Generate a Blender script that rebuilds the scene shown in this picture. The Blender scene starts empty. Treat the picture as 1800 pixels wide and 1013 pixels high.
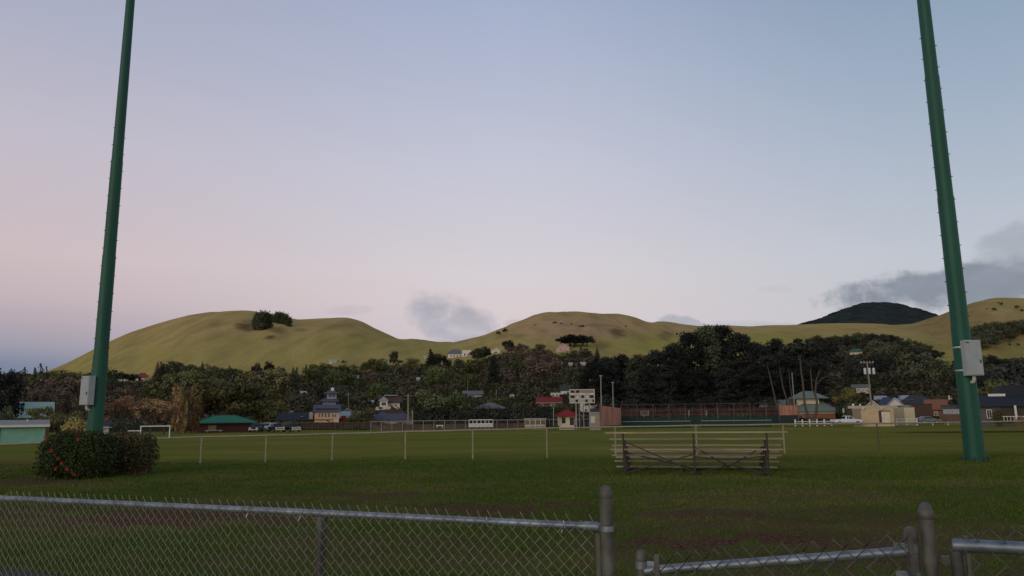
import bpy, math, random
import numpy as np
from mathutils import Vector, Matrix
rad = math.radians
rng = random.Random(7)
SC = bpy.context.scene
COL = SC.collection
SC.view_settings.view_transform = 'Standard'; SC.view_settings.look = 'None'; SC.view_settings.exposure = 0; SC.view_settings.gamma = 1

# ------------------------------------------------------------------ camera
F, CX, CY, EYE = 1300.0, 900.0, 506.5, 1.7
PITCH, ROLL = rad(9.7), rad(0.6)
_r0, _u0 = Vector((1, 0, 0)), Vector((0, -math.sin(PITCH), math.cos(PITCH)))
FWD = Vector((0, math.cos(PITCH), math.sin(PITCH)))
RIGHT = _r0 * math.cos(ROLL) - _u0 * math.sin(ROLL)
UP = _u0 * math.cos(ROLL) + _r0 * math.sin(ROLL)
def ray(px, py):
    d = FWD + RIGHT * ((px - CX) / F) - UP * ((py - CY) / F)
    return d / d.y
def P(px, py, Y):
    d = ray(px, py)
    return Vector((d.x * Y, Y, EYE + d.z * Y))
def proj(X, Y, Z):
    v = Vector((X, Y, Z - EYE)); w = v.dot(FWD)
    return CX + F * v.dot(RIGHT) / w, CY - F * v.dot(UP) / w
cam = bpy.data.cameras.new('camera')
cam.sensor_width = 36.0; cam.lens = F / 1800 * 36
cam.clip_start = 0.05; cam.clip_end = 20000
co = bpy.data.objects.new('camera', cam); COL.objects.link(co)
m = Matrix((RIGHT, UP, -FWD)).transposed().to_4x4(); m.translation = (0, 0, EYE)
co.matrix_world = m
SC.camera = co

# ------------------------------------------------------------------ materials
MATS = {}
def lin(c):
    return tuple(((x / 255) / 12.92 if x / 255 <= .04045 else ((x / 255 + .055) / 1.055) ** 2.4) for x in c)
def mat(name, col, rough=.75, metal=0.0, var=.18, scale=4.0, bump=0.0, col2=None, mix_lo=.4, mix_hi=.6, obj_var=0.0, face_var=0.0, spec=.3, stretch=None):
    """a procedural principled material: base colour varied by two noises, optional second colour in patches"""
    if name in MATS: return MATS[name]
    m = bpy.data.materials.new(name); m.use_nodes = True
    nt = m.node_tree; N = nt.nodes; L = nt.links
    b = N['Principled BSDF']
    b.inputs['Roughness'].default_value = rough; b.inputs['Metallic'].default_value = metal
    b.inputs['Specular IOR Level'].default_value = spec
    tc = N.new('ShaderNodeTexCoord'); vec = tc.outputs['Object']
    if stretch:
        mp = N.new('ShaderNodeMapping'); mp.inputs['Scale'].default_value = stretch
        L.new(vec, mp.inputs['Vector']); vec = mp.outputs['Vector']
    n = N.new('ShaderNodeTexNoise'); n.inputs['Scale'].default_value = scale; n.inputs['Detail'].default_value = 6
    L.new(vec, n.inputs['Vector'])
    hs = N.new('ShaderNodeHueSaturation'); hs.inputs['Color'].default_value = (*col, 1)
    if col2:
        n2 = N.new('ShaderNodeTexNoise'); n2.inputs['Scale'].default_value = scale * .37; n2.inputs['Detail'].default_value = 5
        L.new(vec, n2.inputs['Vector'])
        cr = N.new('ShaderNodeMapRange'); cr.inputs['From Min'].default_value = mix_lo; cr.inputs['From Max'].default_value = mix_hi
        L.new(n2.outputs['Fac'], cr.inputs['Value'])
        mx = N.new('ShaderNodeMix'); mx.data_type = 'RGBA'
        mx.inputs['A'].default_value = (*col, 1); mx.inputs['B'].default_value = (*col2, 1)
        L.new(cr.outputs['Result'], mx.inputs['Factor']); L.new(mx.outputs['Result'], hs.inputs['Color'])
    mr = N.new('ShaderNodeMapRange'); mr.inputs['From Min'].default_value = .25; mr.inputs['From Max'].default_value = .75
    mr.inputs['To Min'].default_value = 1 - var; mr.inputs['To Max'].default_value = 1 + var
    L.new(n.outputs['Fac'], mr.inputs['Value'])
    val = mr.outputs['Result']
    def mul(a, bb):
        q = N.new('ShaderNodeMath'); q.operation = 'MULTIPLY'; L.new(a, q.inputs[0]); L.new(bb, q.inputs[1]); return q.outputs[0]
    def rnd(sock, v):
        q = N.new('ShaderNodeMapRange'); q.inputs['To Min'].default_value = 1 - v; q.inputs['To Max'].default_value = 1 + v
        L.new(sock, q.inputs['Value']); return q.outputs['Result']
    if obj_var:
        oi = N.new('ShaderNodeObjectInfo'); val = mul(val, rnd(oi.outputs['Random'], obj_var))
        q = N.new('ShaderNodeMapRange'); q.inputs['To Min'].default_value = .47; q.inputs['To Max'].default_value = .525
        ms = N.new('ShaderNodeMath'); ms.operation = 'FRACT'; mm = N.new('ShaderNodeMath'); mm.operation = 'MULTIPLY'; mm.inputs[1].default_value = 7.31
        L.new(oi.outputs['Random'], mm.inputs[0]); L.new(mm.outputs[0], ms.inputs[0]); L.new(ms.outputs[0], q.inputs['Value'])
        L.new(q.outputs['Result'], hs.inputs['Hue'])
    if face_var:
        at = N.new('ShaderNodeAttribute'); at.attribute_name = 'rnd'
        val = mul(val, rnd(at.outputs['Fac'], face_var))
    L.new(val, hs.inputs['Value'])
    L.new(hs.outputs['Color'], b.inputs['Base Color'])
    if bump:
        bp = N.new('ShaderNodeBump'); bp.inputs['Strength'].default_value = bump; bp.inputs['Distance'].default_value = .05
        L.new(n.outputs['Fac'], bp.inputs['Height']); L.new(bp.outputs['Normal'], b.inputs['Normal'])
    MATS[name] = m
    return m

# ------------------------------------------------------------------ mesh builder
class MB:
    def __init__(s): s.v = []; s.f = []; s.sm = []
    def quad(s, *pts):
        b = len(s.v); s.v += [tuple(p) for p in pts]; s.f.append(tuple(range(b, b + len(pts)))); s.sm.append(False); return s
    def box(s, c, size, rz=0.0, M=None):
        b = len(s.v); hx, hy, hz = size[0] / 2, size[1] / 2, size[2] / 2; cz, sz = math.cos(rz), math.sin(rz)
        for dx in (-1, 1):
            for dy in (-1, 1):
                for dz in (-1, 1):
                    x, y, z = dx * hx, dy * hy, dz * hz
                    if M is not None: p = M @ Vector((x, y, z))
                    else: p = Vector((x * cz - y * sz, x * sz + y * cz, z))
                    s.v.append((c[0] + p[0], c[1] + p[1], c[2] + p[2]))
        for f in ((0, 1, 3, 2), (4, 6, 7, 5), (0, 4, 5, 1), (2, 3, 7, 6), (0, 2, 6, 4), (1, 5, 7, 3)):
            s.f.append(tuple(b + i for i in f)); s.sm.append(False)
        return s
    def beam(s, a, b, w, h):
        """box from a to b, w wide sideways, h tall"""
        a, b = Vector(a), Vector(b); d = b - a; L = d.length
        z = d.normalized(); x = z.cross(Vector((0, 0, 1)))
        if x.length < 1e-4: x = Vector((1, 0, 0))
        x.normalize(); y = x.cross(z)
        s.box((a + b) / 2, (w, h, L), M=Matrix((x, y, z)).transposed()); return s
    def tube(s, pts, radii, n=10, caps=True, smooth=True):
        pts = [Vector(p) for p in pts]
        if not hasattr(radii, '__len__'): radii = [radii] * len(pts)
        b = len(s.v); up = None
        for i, p in enumerate(pts):
            t = (pts[min(i + 1, len(pts) - 1)] - pts[max(i - 1, 0)]).normalized()
            if up is None: up = Vector((0, 0, 1)) if abs(t.z) < .9 else Vector((1, 0, 0))
            x = t.cross(up).normalized(); y = x.cross(t); up = y if abs(t.z) < .9 else up
            for k in range(n):
                a = 2 * math.pi * k / n; q = p + (x * math.cos(a) + y * math.sin(a)) * radii[i]; s.v.append(tuple(q))
        for i in range(len(pts) - 1):
            for k in range(n):
                s.f.append((b + i * n + k, b + i * n + (k + 1) % n, b + (i + 1) * n + (k + 1) % n, b + (i + 1) * n + k)); s.sm.append(smooth)
        if caps:
            s.f.append(tuple(b + k for k in range(n))[::-1]); s.sm.append(False)
            e = b + (len(pts) - 1) * n; s.f.append(tuple(e + k for k in range(n))); s.sm.append(False)
        return s
    def prism(s, poly, y0, y1, axis='y'):
        """polygon of (a,z) extruded along y (or x)"""
        b = len(s.v); n = len(poly)
        for yy in (y0, y1):
            for a, z in poly: s.v.append((a, yy, z) if axis == 'y' else (yy, a, z))
        s.f.append(tuple(range(b, b + n))); s.f.append(tuple(range(b + n, b + 2 * n))[::-1]); s.sm += [False, False]
        for i in range(n):
            j = (i + 1) % n; s.f.append((b + i, b + n + i, b + n + j, b + j)); s.sm.append(False)
        return s
    def mesh(s, name):
        me = bpy.data.meshes.new(name); me.from_pydata(s.v, [], s.f); me.polygons.foreach_set('use_smooth', s.sm)
        me.validate(); me.update()
        if any(s.sm): me.set_sharp_from_angle(angle=rad(38))
        return me
    def build(s, name, material, parent=None, loc=None, bevel=0.0):
        o = bpy.data.objects.new(name, s.mesh(name)); COL.objects.link(o)
        o.data.materials.append(material)
        if parent is not None: o.parent = parent
        if loc is not None: o.location = loc
        if bevel:
            md = o.modifiers.new('bevel', 'BEVEL'); md.width = bevel; md.segments = 2; md.limit_method = 'ANGLE'
        return o
def recalc(o):
    import bmesh
    bm = bmesh.new(); bm.from_mesh(o.data); bmesh.ops.recalc_face_normals(bm, faces=bm.faces); bm.to_mesh(o.data); bm.free()
def tag(o, label=None, cat=None, group=None, kind=None):
    if label: o['label'] = label
    if cat: o['category'] = cat
    if group: o['group'] = group
    if kind: o['kind'] = kind
    return o
def empty(name, loc, label, cat, group=None, rz=0.0):
    o = bpy.data.objects.new(name, None); COL.objects.link(o); o.location = loc; o.rotation_euler = (0, 0, rz)
    o.empty_display_size = .2
    return tag(o, label, cat, group)
def npmesh(name, V, Fq, material, smooth=False, rnd=None, colors=None):
    me = bpy.data.meshes.new(name); nv = len(V); nf, k = Fq.shape
    me.vertices.add(nv); me.vertices.foreach_set('co', np.asarray(V, np.float32).ravel())
    me.loops.add(nf * k); me.loops.foreach_set('vertex_index', Fq.astype(np.int32).ravel())
    me.polygons.add(nf); me.polygons.foreach_set('loop_start', (np.arange(nf) * k).astype(np.int32))
    me.polygons.foreach_set('loop_total', np.full(nf, k, np.int32))
    me.polygons.foreach_set('use_smooth', np.full(nf, smooth))
    me.materials.append(material)
    if rnd is not None:
        a = me.attributes.new('rnd', 'FLOAT', 'FACE'); a.data.foreach_set('value', rnd.astype(np.float32))
    if colors is not None:
        a = me.attributes.new('mask', 'FLOAT_COLOR', 'POINT'); a.data.foreach_set('color', colors.astype(np.float32).ravel())
    me.update(); me.validate(); return me

# ------------------------------------------------------------------ noise
_lat = np.random.RandomState(3).rand(512, 512)
def vn(x, y):
    xi = np.floor(x).astype(int); yi = np.floor(y).astype(int); fx = x - xi; fy = y - yi
    fx = fx * fx * (3 - 2 * fx); fy = fy * fy * (3 - 2 * fy)
    g = lambda a, b: _lat[a % 512, b % 512]
    return (g(xi, yi) * (1 - fx) + g(xi + 1, yi) * fx) * (1 - fy) + (g(xi, yi + 1) * (1 - fx) + g(xi + 1, yi + 1) * fx) * fy
def fbm(x, y, o=4):
    s = 0; a = .5
    for i in range(o): s = s + a * vn(x * 2 ** i + 17.3 * i, y * 2 ** i + 9.1 * i); a *= .5
    return s / (1 - .5 ** o)

# ------------------------------------------------------------------ terrain
RIDGE = [(-900, 742), (-300, 740), (-100, 735), (0, 700), (90, 655), (130, 637), (180, 612), (230, 590), (280, 574), (330, 558), (370, 553), (410, 551), (447, 553),
         (480, 559), (515, 566), (545, 567), (580, 565), (610, 564), (632, 570), (660, 583), (700, 600), (740, 607), (775, 609), (820, 607), (850, 602), (880, 590), (920, 572),
         (948, 559), (970, 556), (1030, 557), (1090, 558), (1112, 563), (1135, 573), (1145, 575), (1160, 574), (1190, 579), (1222, 583), (1300, 585), (1370, 585), (1480, 585), (1575, 585), (1605, 581),
         (1650, 563), (1680, 549), (1705, 538), (1735, 531), (1755, 529.5), (1800, 531), (1860, 540), (2000, 575), (2300, 650), (2900, 735)]
TREEL = [(-900, 700), (-200, 660), (0, 650), (40, 655), (75, 645), (110, 660), (160, 655), (215, 650), (240, 655), (280, 642), (330, 640), (360, 638), (400, 648), (440, 650), (480, 644), (510, 646),
         (550, 637), (600, 629), (640, 634), (665, 628), (692, 622), (720, 627), (757, 619), (790, 626), (830, 618), (860, 608), (890, 601), (930, 604), (980, 606), (1010, 600), (1040, 603), (1062, 622),
         (1100, 630), (1200, 632), (1330, 615), (1425, 592), (1500, 585), (1560, 586), (1610, 597), (1640, 612), (1665, 626), (1700, 628), (1745, 625), (1760, 636), (1800, 630), (2100, 640), (2900, 720)]
RDIST = [(-900, 1000), (600, 1000), (790, 1200), (1000, 1100), (1145, 1180), (1160, 1300), (1400, 1500), (1560, 1400), (1720, 950), (2900, 950)]
def table(t, f):
    u, s = [], []
    for px, v in t:
        d = ray(px, f(v)); u.append(d.x); s.append(d.z if f is not _flat else v)
    return np.array(u), np.array(s)
def _flat(v): return 730
_ru, _rs = table(RIDGE, lambda v: v)
_tu, _ts = table([(a, b + 21) for a, b in TREEL], lambda v: v)
_du, _dd = table(RDIST, _flat)
def smooth_interp(u, xs, ys):
    return sum(np.interp(u + k * .004, xs, ys) * w for k, w in ((-2, .1), (-1, .2), (0, .4), (1, .2), (2, .1)))
def field_z(Y):
    Y = np.asarray(Y, float); return -1.3 * np.clip((Y - 32) / 118, 0, 1)
Y0, Y1 = 168.0, 560.0
def terr(X, Y):
    """height of the land anywhere: flat field, wooded slope from 168 m to 560 m, grassy cones behind"""
    X = np.asarray(X, float); Y = np.asarray(Y, float)
    u = X / np.maximum(Y, 1.0)
    s1 = smooth_interp(u, _tu, _ts); z1 = EYE + s1 * Y1
    D = np.interp(u, _du, _dd); sr = smooth_interp(u, _ru, _rs); zr = EYE + sr * D
    zr = np.maximum(zr, z1 * .6); z1 = np.minimum(z1, np.maximum(zr, z1))
    zf = field_z(Y)
    a = np.clip((Y - Y0) / (Y1 - Y0), 0, 1)
    zw = -1.3 + (z1 + 1.3) * (a * .75 + .25 * a * a)
    b = np.clip((Y - Y1) / (D - Y1), 0, 1)
    sh = b * .55 + .45 * (1 - (1 - b) ** 2)               # rounded shoulder towards the rim
    rise = np.clip((zr - z1) / 60, 0, 1)
    sh = sh * (1 - rise) + rise * (1 - (1 - b) ** 1.55)
    zh = z1 + (zr - z1) * sh
    c = np.clip((Y - D) / (D * .5), 0, 2)
    zb = zr - np.maximum(zr, 5) * .45 * (c * c * .5)
    z = np.where(Y < Y0, zf, np.where(Y < Y1, zw, np.where(Y < D, zh, np.maximum(zb, -2))))
    return z
def tz(X, Y): return float(terr(np.array([X]), np.array([Y]))[0])
def ground_pt(px, py):
    d = ray(px, py); Y = EYE / -d.z
    for _ in range(20): Y = (EYE - float(field_z(Y))) / -d.z
    return d.x * Y, Y
# ------------------------------------------------------------------ sky, light
SUN_EL, SUN_AZ = rad(9), rad(215)     # low glow behind and to the right of the viewer (azimuth from +Y clockwise)
def build_world():
    w = bpy.data.worlds.new('World'); SC.world = w; w.use_nodes = True
    nt = w.node_tree; N = nt.nodes; L = nt.links; N.clear()
    out = N.new('ShaderNodeOutputWorld'); bg = N.new('ShaderNodeBackground'); L.new(bg.outputs[0], out.inputs[0])
    tc = N.new('ShaderNodeTexCoord'); sx = N.new('ShaderNodeSeparateXYZ'); L.new(tc.outputs['Generated'], sx.inputs[0])
    X, Y, Z = sx.outputs
    def val(v):
        return v
    def M(op, a, b=None, c=None, clamp=False):
        n = N.new('ShaderNodeMath'); n.operation = op; n.use_clamp = clamp
        for i, q in enumerate((a, b, c)):
            if q is None: continue
            if isinstance(q, (int, float)): n.inputs[i].default_value = q
            else: L.new(q, n.inputs[i])
        return n.outputs[0]
    def ramp(stops, fac):
        r = N.new('ShaderNodeValToRGB'); e = r.color_ramp.elements
        while len(e) < len(stops): e.new(.5)
        for el, (p, c) in zip(e, stops): el.position = p
        for el, (p, c) in zip(e, stops): el.color = (*lin(c), 1)
        L.new(fac, r.inputs[0]); return r.outputs[0]
    def mix(f, a, b):
        n = N.new('ShaderNodeMix'); n.data_type = 'RGBA'
        if isinstance(f, float): n.inputs['Factor'].default_value = f
        else: L.new(f, n.inputs['Factor'])
        for q, s in ((a, 'A'), (b, 'B')):
            if isinstance(q, tuple): n.inputs[s].default_value = (*q, 1)
            else: L.new(q, n.inputs[s])
        return n.outputs['Result']
    def srange(v, a, b):
        n = N.new('ShaderNodeMapRange'); n.interpolation_type = 'SMOOTHSTEP'
        n.inputs['From Min'].default_value = a; n.inputs['From Max'].default_value = b
        L.new(v, n.inputs['Value']); return n.outputs['Result']
    el = M('MAXIMUM', Z, 0.0)
    left = ramp(SKY_L, el); mid = ramp(SKY_C, el); right = ramp(SKY_R, el); back = ramp(SKY_B, el)
    hor = M('SQRT', M('MAXIMUM', M('ADD', M('MULTIPLY', X, X), M('MULTIPLY', Y, Y)), 1e-5))
    az = M('DIVIDE', X, hor)
    sky = mix(srange(az, -.62, 0.02), left, mid)
    sky = mix(srange(az, -.02, .62), sky, right)
    sky = mix(srange(M('DIVIDE', Y, hor), .35, -.35), sky, back)
    # low clouds, as soft noise masses at fixed directions of the sky
    yy = M('MAXIMUM', Y, .02); U = M('DIVIDE', X, yy); S = M('DIVIDE', Z, yy)
    cv = N.new('ShaderNodeCombineXYZ'); L.new(U, cv.inputs[0]); L.new(M('MULTIPLY', S, 1.5), cv.inputs[1])
    def noise(scale, det, off, rough=.55):
        mp = N.new('ShaderNodeMapping'); mp.inputs['Location'].default_value = off; L.new(cv.outputs[0], mp.inputs['Vector'])
        n = N.new('ShaderNodeTexNoise'); n.inputs['Scale'].default_value = scale; n.inputs['Detail'].default_value = det; n.inputs['Roughness'].default_value = rough
        L.new(mp.outputs[0], n.inputs['Vector']); return n.outputs['Fac']
    for (px, py, ax, ay, colr, dens, amp, sc, tilt, pw, seed) in CLOUDS:
        c = ray(px, py); a = ax / F; b = ay / F
        du = M('SUBTRACT', U, c.x); ds = M('SUBTRACT', S, c.z)
        ds = M('SUBTRACT', ds, M('MULTIPLY', du, tilt))
        q = M('ADD', M('POWER', M('ABSOLUTE', M('DIVIDE', du, a)), 2.0), M('POWER', M('ABSOLUTE', M('DIVIDE', ds, b)), 2.0))
        f = M('SUBTRACT', 1.0, q)
        n1 = noise(sc, 8, (seed, seed * .7, 0), .6); n2 = noise(sc * .35, 3, (seed * 1.3, 2, 0))
        nn = M('ADD', M('MULTIPLY', M('SUBTRACT', n1, .5), amp * 2), M('MULTIPLY', M('SUBTRACT', n2, .5), amp))
        f = srange(M('ADD', f, nn), -.1, pw)
        f = M('MULTIPLY', f, M('MULTIPLY', srange(Y, .05, .3), dens))
        shade = noise(sc * 1.3, 6, (seed + 5, 1, 0)); col = mix(shade, tuple(x * .74 for x in lin(colr)), tuple(min(1, x * 1.28) for x in lin(colr)))
        sky = mix(f, sky, col)
    ns = N.new('ShaderNodeTexSky'); ns.sky_type = 'NISHITA'; ns.sun_disc = False
    ns.sun_elevation = SUN_EL; ns.sun_rotation = SUN_AZ
    sc = N.new('ShaderNodeVectorMath'); sc.operation = 'SCALE'; sc.inputs['Scale'].default_value = .1; L.new(ns.outputs[0], sc.inputs[0])
    sky = mix(.05, sky, sc.outputs[0])
    # below the horizon: dim land colour
    sky = mix(srange(Z, -.02, -.1), sky, lin((70, 75, 60)))
    L.new(sky, bg.inputs['Color']); bg.inputs['Strength'].default_value = 1.0
    sd = bpy.data.lights.new('sun', 'SUN'); sd.energy = SUN_W; sd.angle = rad(40); sd.color = (1, .88, .74)
    so = bpy.data.objects.new('sun', sd); COL.objects.link(so)
    d = Vector((math.sin(SUN_AZ) * math.cos(rad(15)), math.cos(SUN_AZ) * math.cos(rad(15)), math.sin(rad(15))))
    so.rotation_euler = (-d).to_track_quat('-Z', 'Y').to_euler(); so.location = d * 60
SUN_W = 0.85
SKY_L = [(0, (98, 112, 138)), (.06, (120, 131, 156)), (.083, (158, 154, 170)), (.11, (180, 167, 178)), (.14, (197, 181, 187)), (.188, (208, 191, 195)), (.32, (196, 190, 203)), (.43, (176, 179, 199)), (.515, (166, 172, 194)), (1, (110, 125, 160))]
SKY_C = [(0, (190, 180, 190)), (.1, (214, 202, 207)), (.15, (218, 206, 208)), (.188, (216, 208, 213)), (.32, (200, 201, 216)), (.43, (182, 189, 211)), (.515, (167, 178, 205)), (1, (105, 122, 160))]
SKY_R = [(0, (185, 186, 195)), (.1, (197, 196, 203)), (.188, (190, 197, 207)), (.32, (167, 181, 200)), (.43, (147, 167, 189)), (.515, (131, 153, 176)), (1, (95, 118, 155))]
SKY_B = [(0, (232, 200, 165)), (.12, (235, 212, 188)), (.3, (205, 204, 210)), (.6, (150, 163, 190)), (1, (105, 122, 160))]
#         px   py   ax   ay  colour           dens amp  scale tilt pw seed
CLOUDS = [(1745, 498, 310, 46, (133, 140, 154), .95, 1.1, 16, .10, .6, 1.7),
          (1800, 428, 110, 50, (158, 164, 175), .70, 1.0, 16, .25, .9, 4.1),
          (795, 568, 84, 50, (170, 168, 181), .85, 1.3, 20, -.25, 1.0, 2.6),
          (1198, 568, 42, 16, (172, 173, 184), .85, .8, 30, -.1, .5, 7.7),
          (610, 545, 50, 11, (188, 180, 190), .45, 1.0, 28, 0, 1.0, 9.2),
          (1365, 508, 40, 10, (180, 182, 190), .35, 1.0, 28, 0, 1.0, 3.3),
          (1350, 574, 110, 12, (178, 180, 190), .6, .9, 24, -.05, 1.0, 5.9),
          (905, 569, 22, 10, (180, 176, 187), .55, .7, 30, 0, .9, 6.4)]
build_world()

# ------------------------------------------------------------------ the field: one sheet
def grid_mesh(xs, ys, zf):
    gx, gy = np.meshgrid(xs, ys); z = zf(gx, gy)
    V = np.stack([gx, gy, z], -1).reshape(-1, 3); nx, ny = len(xs), len(ys)
    i = np.arange((nx - 1) * (ny - 1)); r, c = i // (nx - 1), i % (nx - 1); b = r * nx + c
    return V, np.stack([b, b + 1, b + nx + 1, b + nx], 1), gx, gy
# worn bare patches, listed by where they lie on the grass (pixels of the photo turned into ground positions once)
DIRT = []
for (x0, x1, y0, y1, k) in [(60, 470, 897, 926, .95), (250, 600, 905, 930, .8), (770, 1030, 886, 905, .85), (1080, 1440, 936, 962, 1.0), (1120, 1360, 893, 920, .75), (520, 760, 866, 876, .6),
                            (-60, 150, 842, 854, .6), (1230, 1560, 915, 935, .5), (1300, 1420, 958, 985, .6), (1450, 1700, 960, 990, .4), (-150, 160, 893, 925, .6), (640, 900, 905, 918, .5),
                            (1000, 1850, 890, 1010, .45), (-100, 700, 880, 900, .4), (300, 1000, 940, 1000, .38), (1150, 1800, 860, 885, .3), (-200, 80, 800, 840, .35), (1440, 1760, 945, 1000, .6)]:
    a = ground_pt((x0 + x1) / 2, y0); b = ground_pt((x0 + x1) / 2, y1); l = ground_pt(x0, (y0 + y1) / 2); r = ground_pt(x1, (y0 + y1) / 2)
    DIRT.append(((l[0] + r[0]) / 2, (a[1] + b[1]) / 2, (r[0] - l[0]) / 2, abs(a[1] - b[1]) / 2, k))
inf_c = ground_pt(1790, 759)
def dirt_mask(x, y):
    m = np.zeros_like(x); n = fbm(x * 1.6, y * 1.6, 4) - .5; n2 = fbm(x * 7, y * 7, 3) - .5
    for cx, cy, rx, ry, k in DIRT:
        q = ((x - cx) / rx) ** 2 + ((y - cy) / ry) ** 2
        m = np.maximum(m, k * np.clip(1.5 - q + n * 3.6 + n2 * 2.6, 0, 1))
    return m
def infield(x, y):
    q = ((x - inf_c[0] - 3) / 16) ** 2 + ((y - inf_c[1]) / 7.5) ** 2
    return np.clip((1 - q + (fbm(x * .3, y * .3) - .5) * .8) * 3, 0, 1)
def straw_mask(x, y):
    return np.clip((fbm(x * .35 + 5, y * .55 + 3, 5) - .47) * 5, 0, 1)
xs = np.concatenate([np.arange(-900, -40, 20), np.arange(-40, -18, 1.0), np.arange(-18, 18, .1), np.arange(18, 40, 1.0), np.arange(40, 901, 20)])
ys = np.concatenate([np.arange(-400, -10, 30), np.arange(-10, 6, 1), np.arange(6, 24, .1), np.arange(24, 60, .5), np.arange(60, 175, 2.5)])
V, Fq, gx, gy = grid_mesh(xs, ys, lambda x, y: field_z(y) + .05 * (fbm(x * .25, y * .25) - .5) + np.where((y > 5) & (y < 30), .03 * (fbm(x * 1.7, y * 1.7) - .5), 0))
cols = np.zeros((len(V), 4)); cols[:, 0] = dirt_mask(gx, gy).ravel(); cols[:, 1] = infield(gx, gy).ravel(); cols[:, 2] = straw_mask(gx, gy).ravel(); cols[:, 3] = 1
def field_material():
    m = bpy.data.materials.new('field_turf'); m.use_nodes = True; nt = m.node_tree; N = nt.nodes; L = nt.links; b = N['Principled BSDF']
    b.inputs['Roughness'].default_value = 1; b.inputs['Specular IOR Level'].default_value = 0
    tc = N.new('ShaderNodeTexCoord'); at = N.new('ShaderNodeAttribute'); at.attribute_name = 'mask'; sp = N.new('ShaderNodeSeparateColor'); L.new(at.outputs['Color'], sp.inputs[0])
    sx = N.new('ShaderNodeSeparateXYZ'); L.new(tc.outputs['Object'], sx.inputs[0])
    def noise(s, d=6, st=None):
        n = N.new('ShaderNodeTexNoise'); n.inputs['Scale'].default_value = s; n.inputs['Detail'].default_value = d; v = tc.outputs['Object']
        if st:
            mp = N.new('ShaderNodeMapping'); mp.inputs['Scale'].default_value = st; L.new(v, mp.inputs[0]); v = mp.outputs[0]
        L.new(v, n.inputs['Vector']); return n.outputs['Fac']
    def rg(v, a, c, lo=0., hi=1.):
        n = N.new('ShaderNodeMapRange'); n.inputs[1].default_value = a; n.inputs[2].default_value = c; n.inputs[3].default_value = lo; n.inputs[4].default_value = hi; L.new(v, n.inputs[0]); return n.outputs[0]
    def mix(f, a, c):
        n = N.new('ShaderNodeMix'); n.data_type = 'RGBA'
        if isinstance(f, float): n.inputs['Factor'].default_value = f
        else: L.new(f, n.inputs['Factor'])
        for q, s in ((a, 'A'), (c, 'B')):
            if isinstance(q, tuple): n.inputs[s].default_value = (*q, 1)
            else: L.new(q, n.inputs[s])
        return n.outputs['Result']
    near = mix(rg(noise(1.1), .35, .65), GRASS_A, GRASS_B)
    near = mix(rg(sp.outputs[2], 0, 1, 0, .55), near, GRASS_STRAW)
    near = mix(rg(noise(24, 4), .35, .7, 0, .55), near, (.045, .03, .016))
    out = mix(rg(noise(.09, 6, (1, 2.2, 1)), .38, .64), OUT_A, OUT_B)          # mown outfield turf beyond the middle fence
    out = mix(rg(noise(.5, 6, (.5, 2.4, 1)), .4, .66, 0, .8), out, OUT_C)
    wb = N.new('ShaderNodeMath'); wb.operation = 'MULTIPLY_ADD'; L.new(noise(.35, 5), wb.inputs[0]); wb.inputs[1].default_value = 9.0; L.new(sx.outputs[1], wb.inputs[2])
    out = mix(rg(noise(.035, 4, (1, 1.6, 1)), .42, .6, 0, .8), out, OUT_C)
    col = mix(rg(wb.outputs[0], 31.5, 37.5), near, out)
    dirtc = mix(rg(noise(17, 9), .42, .64), (.070, .033, .021), (.145, .09, .056))
    col = mix(sp.outputs[0], col, dirtc)
    col = mix(sp.outputs[1], col, (.085, .036, .02))
    L.new(col, b.inputs['Base Color'])
    bp = N.new('ShaderNodeBump'); bp.inputs['Strength'].default_value = .7; bp.inputs['Distance'].default_value = .06; L.new(noise(30, 5), bp.inputs['Height']); L.new(bp.outputs[0], b.inputs['Normal'])
    return m
GRASS_A, GRASS_B, GRASS_STRAW = (.062, .095, .018), (.10, .118, .03), (.16, .125, .052)
OUT_A, OUT_B, OUT_C = (.185, .172, .034), (.235, .18, .055), (.115, .14, .024)
fo = bpy.data.objects.new('field', npmesh('field', V, Fq, field_material(), True, None, cols)); COL.objects.link(fo); tag(fo, kind='structure')

# asphalt path at the very near left, just beyond the fence
path = MB(); pp = [ground_pt(-160, 994), ground_pt(-40, 998), ground_pt(40, 1006), ground_pt(110, 1020), ground_pt(160, 1060), ground_pt(-400, 1060)]
path.prism([(p[0], p[1]) for p in pp], 0, 1)
path.v = [(a, c, (-.06 if b == 0 else .035)) for a, b, c in path.v]
po = path.build('path', mat('asphalt', (.03, .027, .028), .95, var=.5, scale=30, bump=.4)); recalc(po); tag(po, kind='structure')

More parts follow.
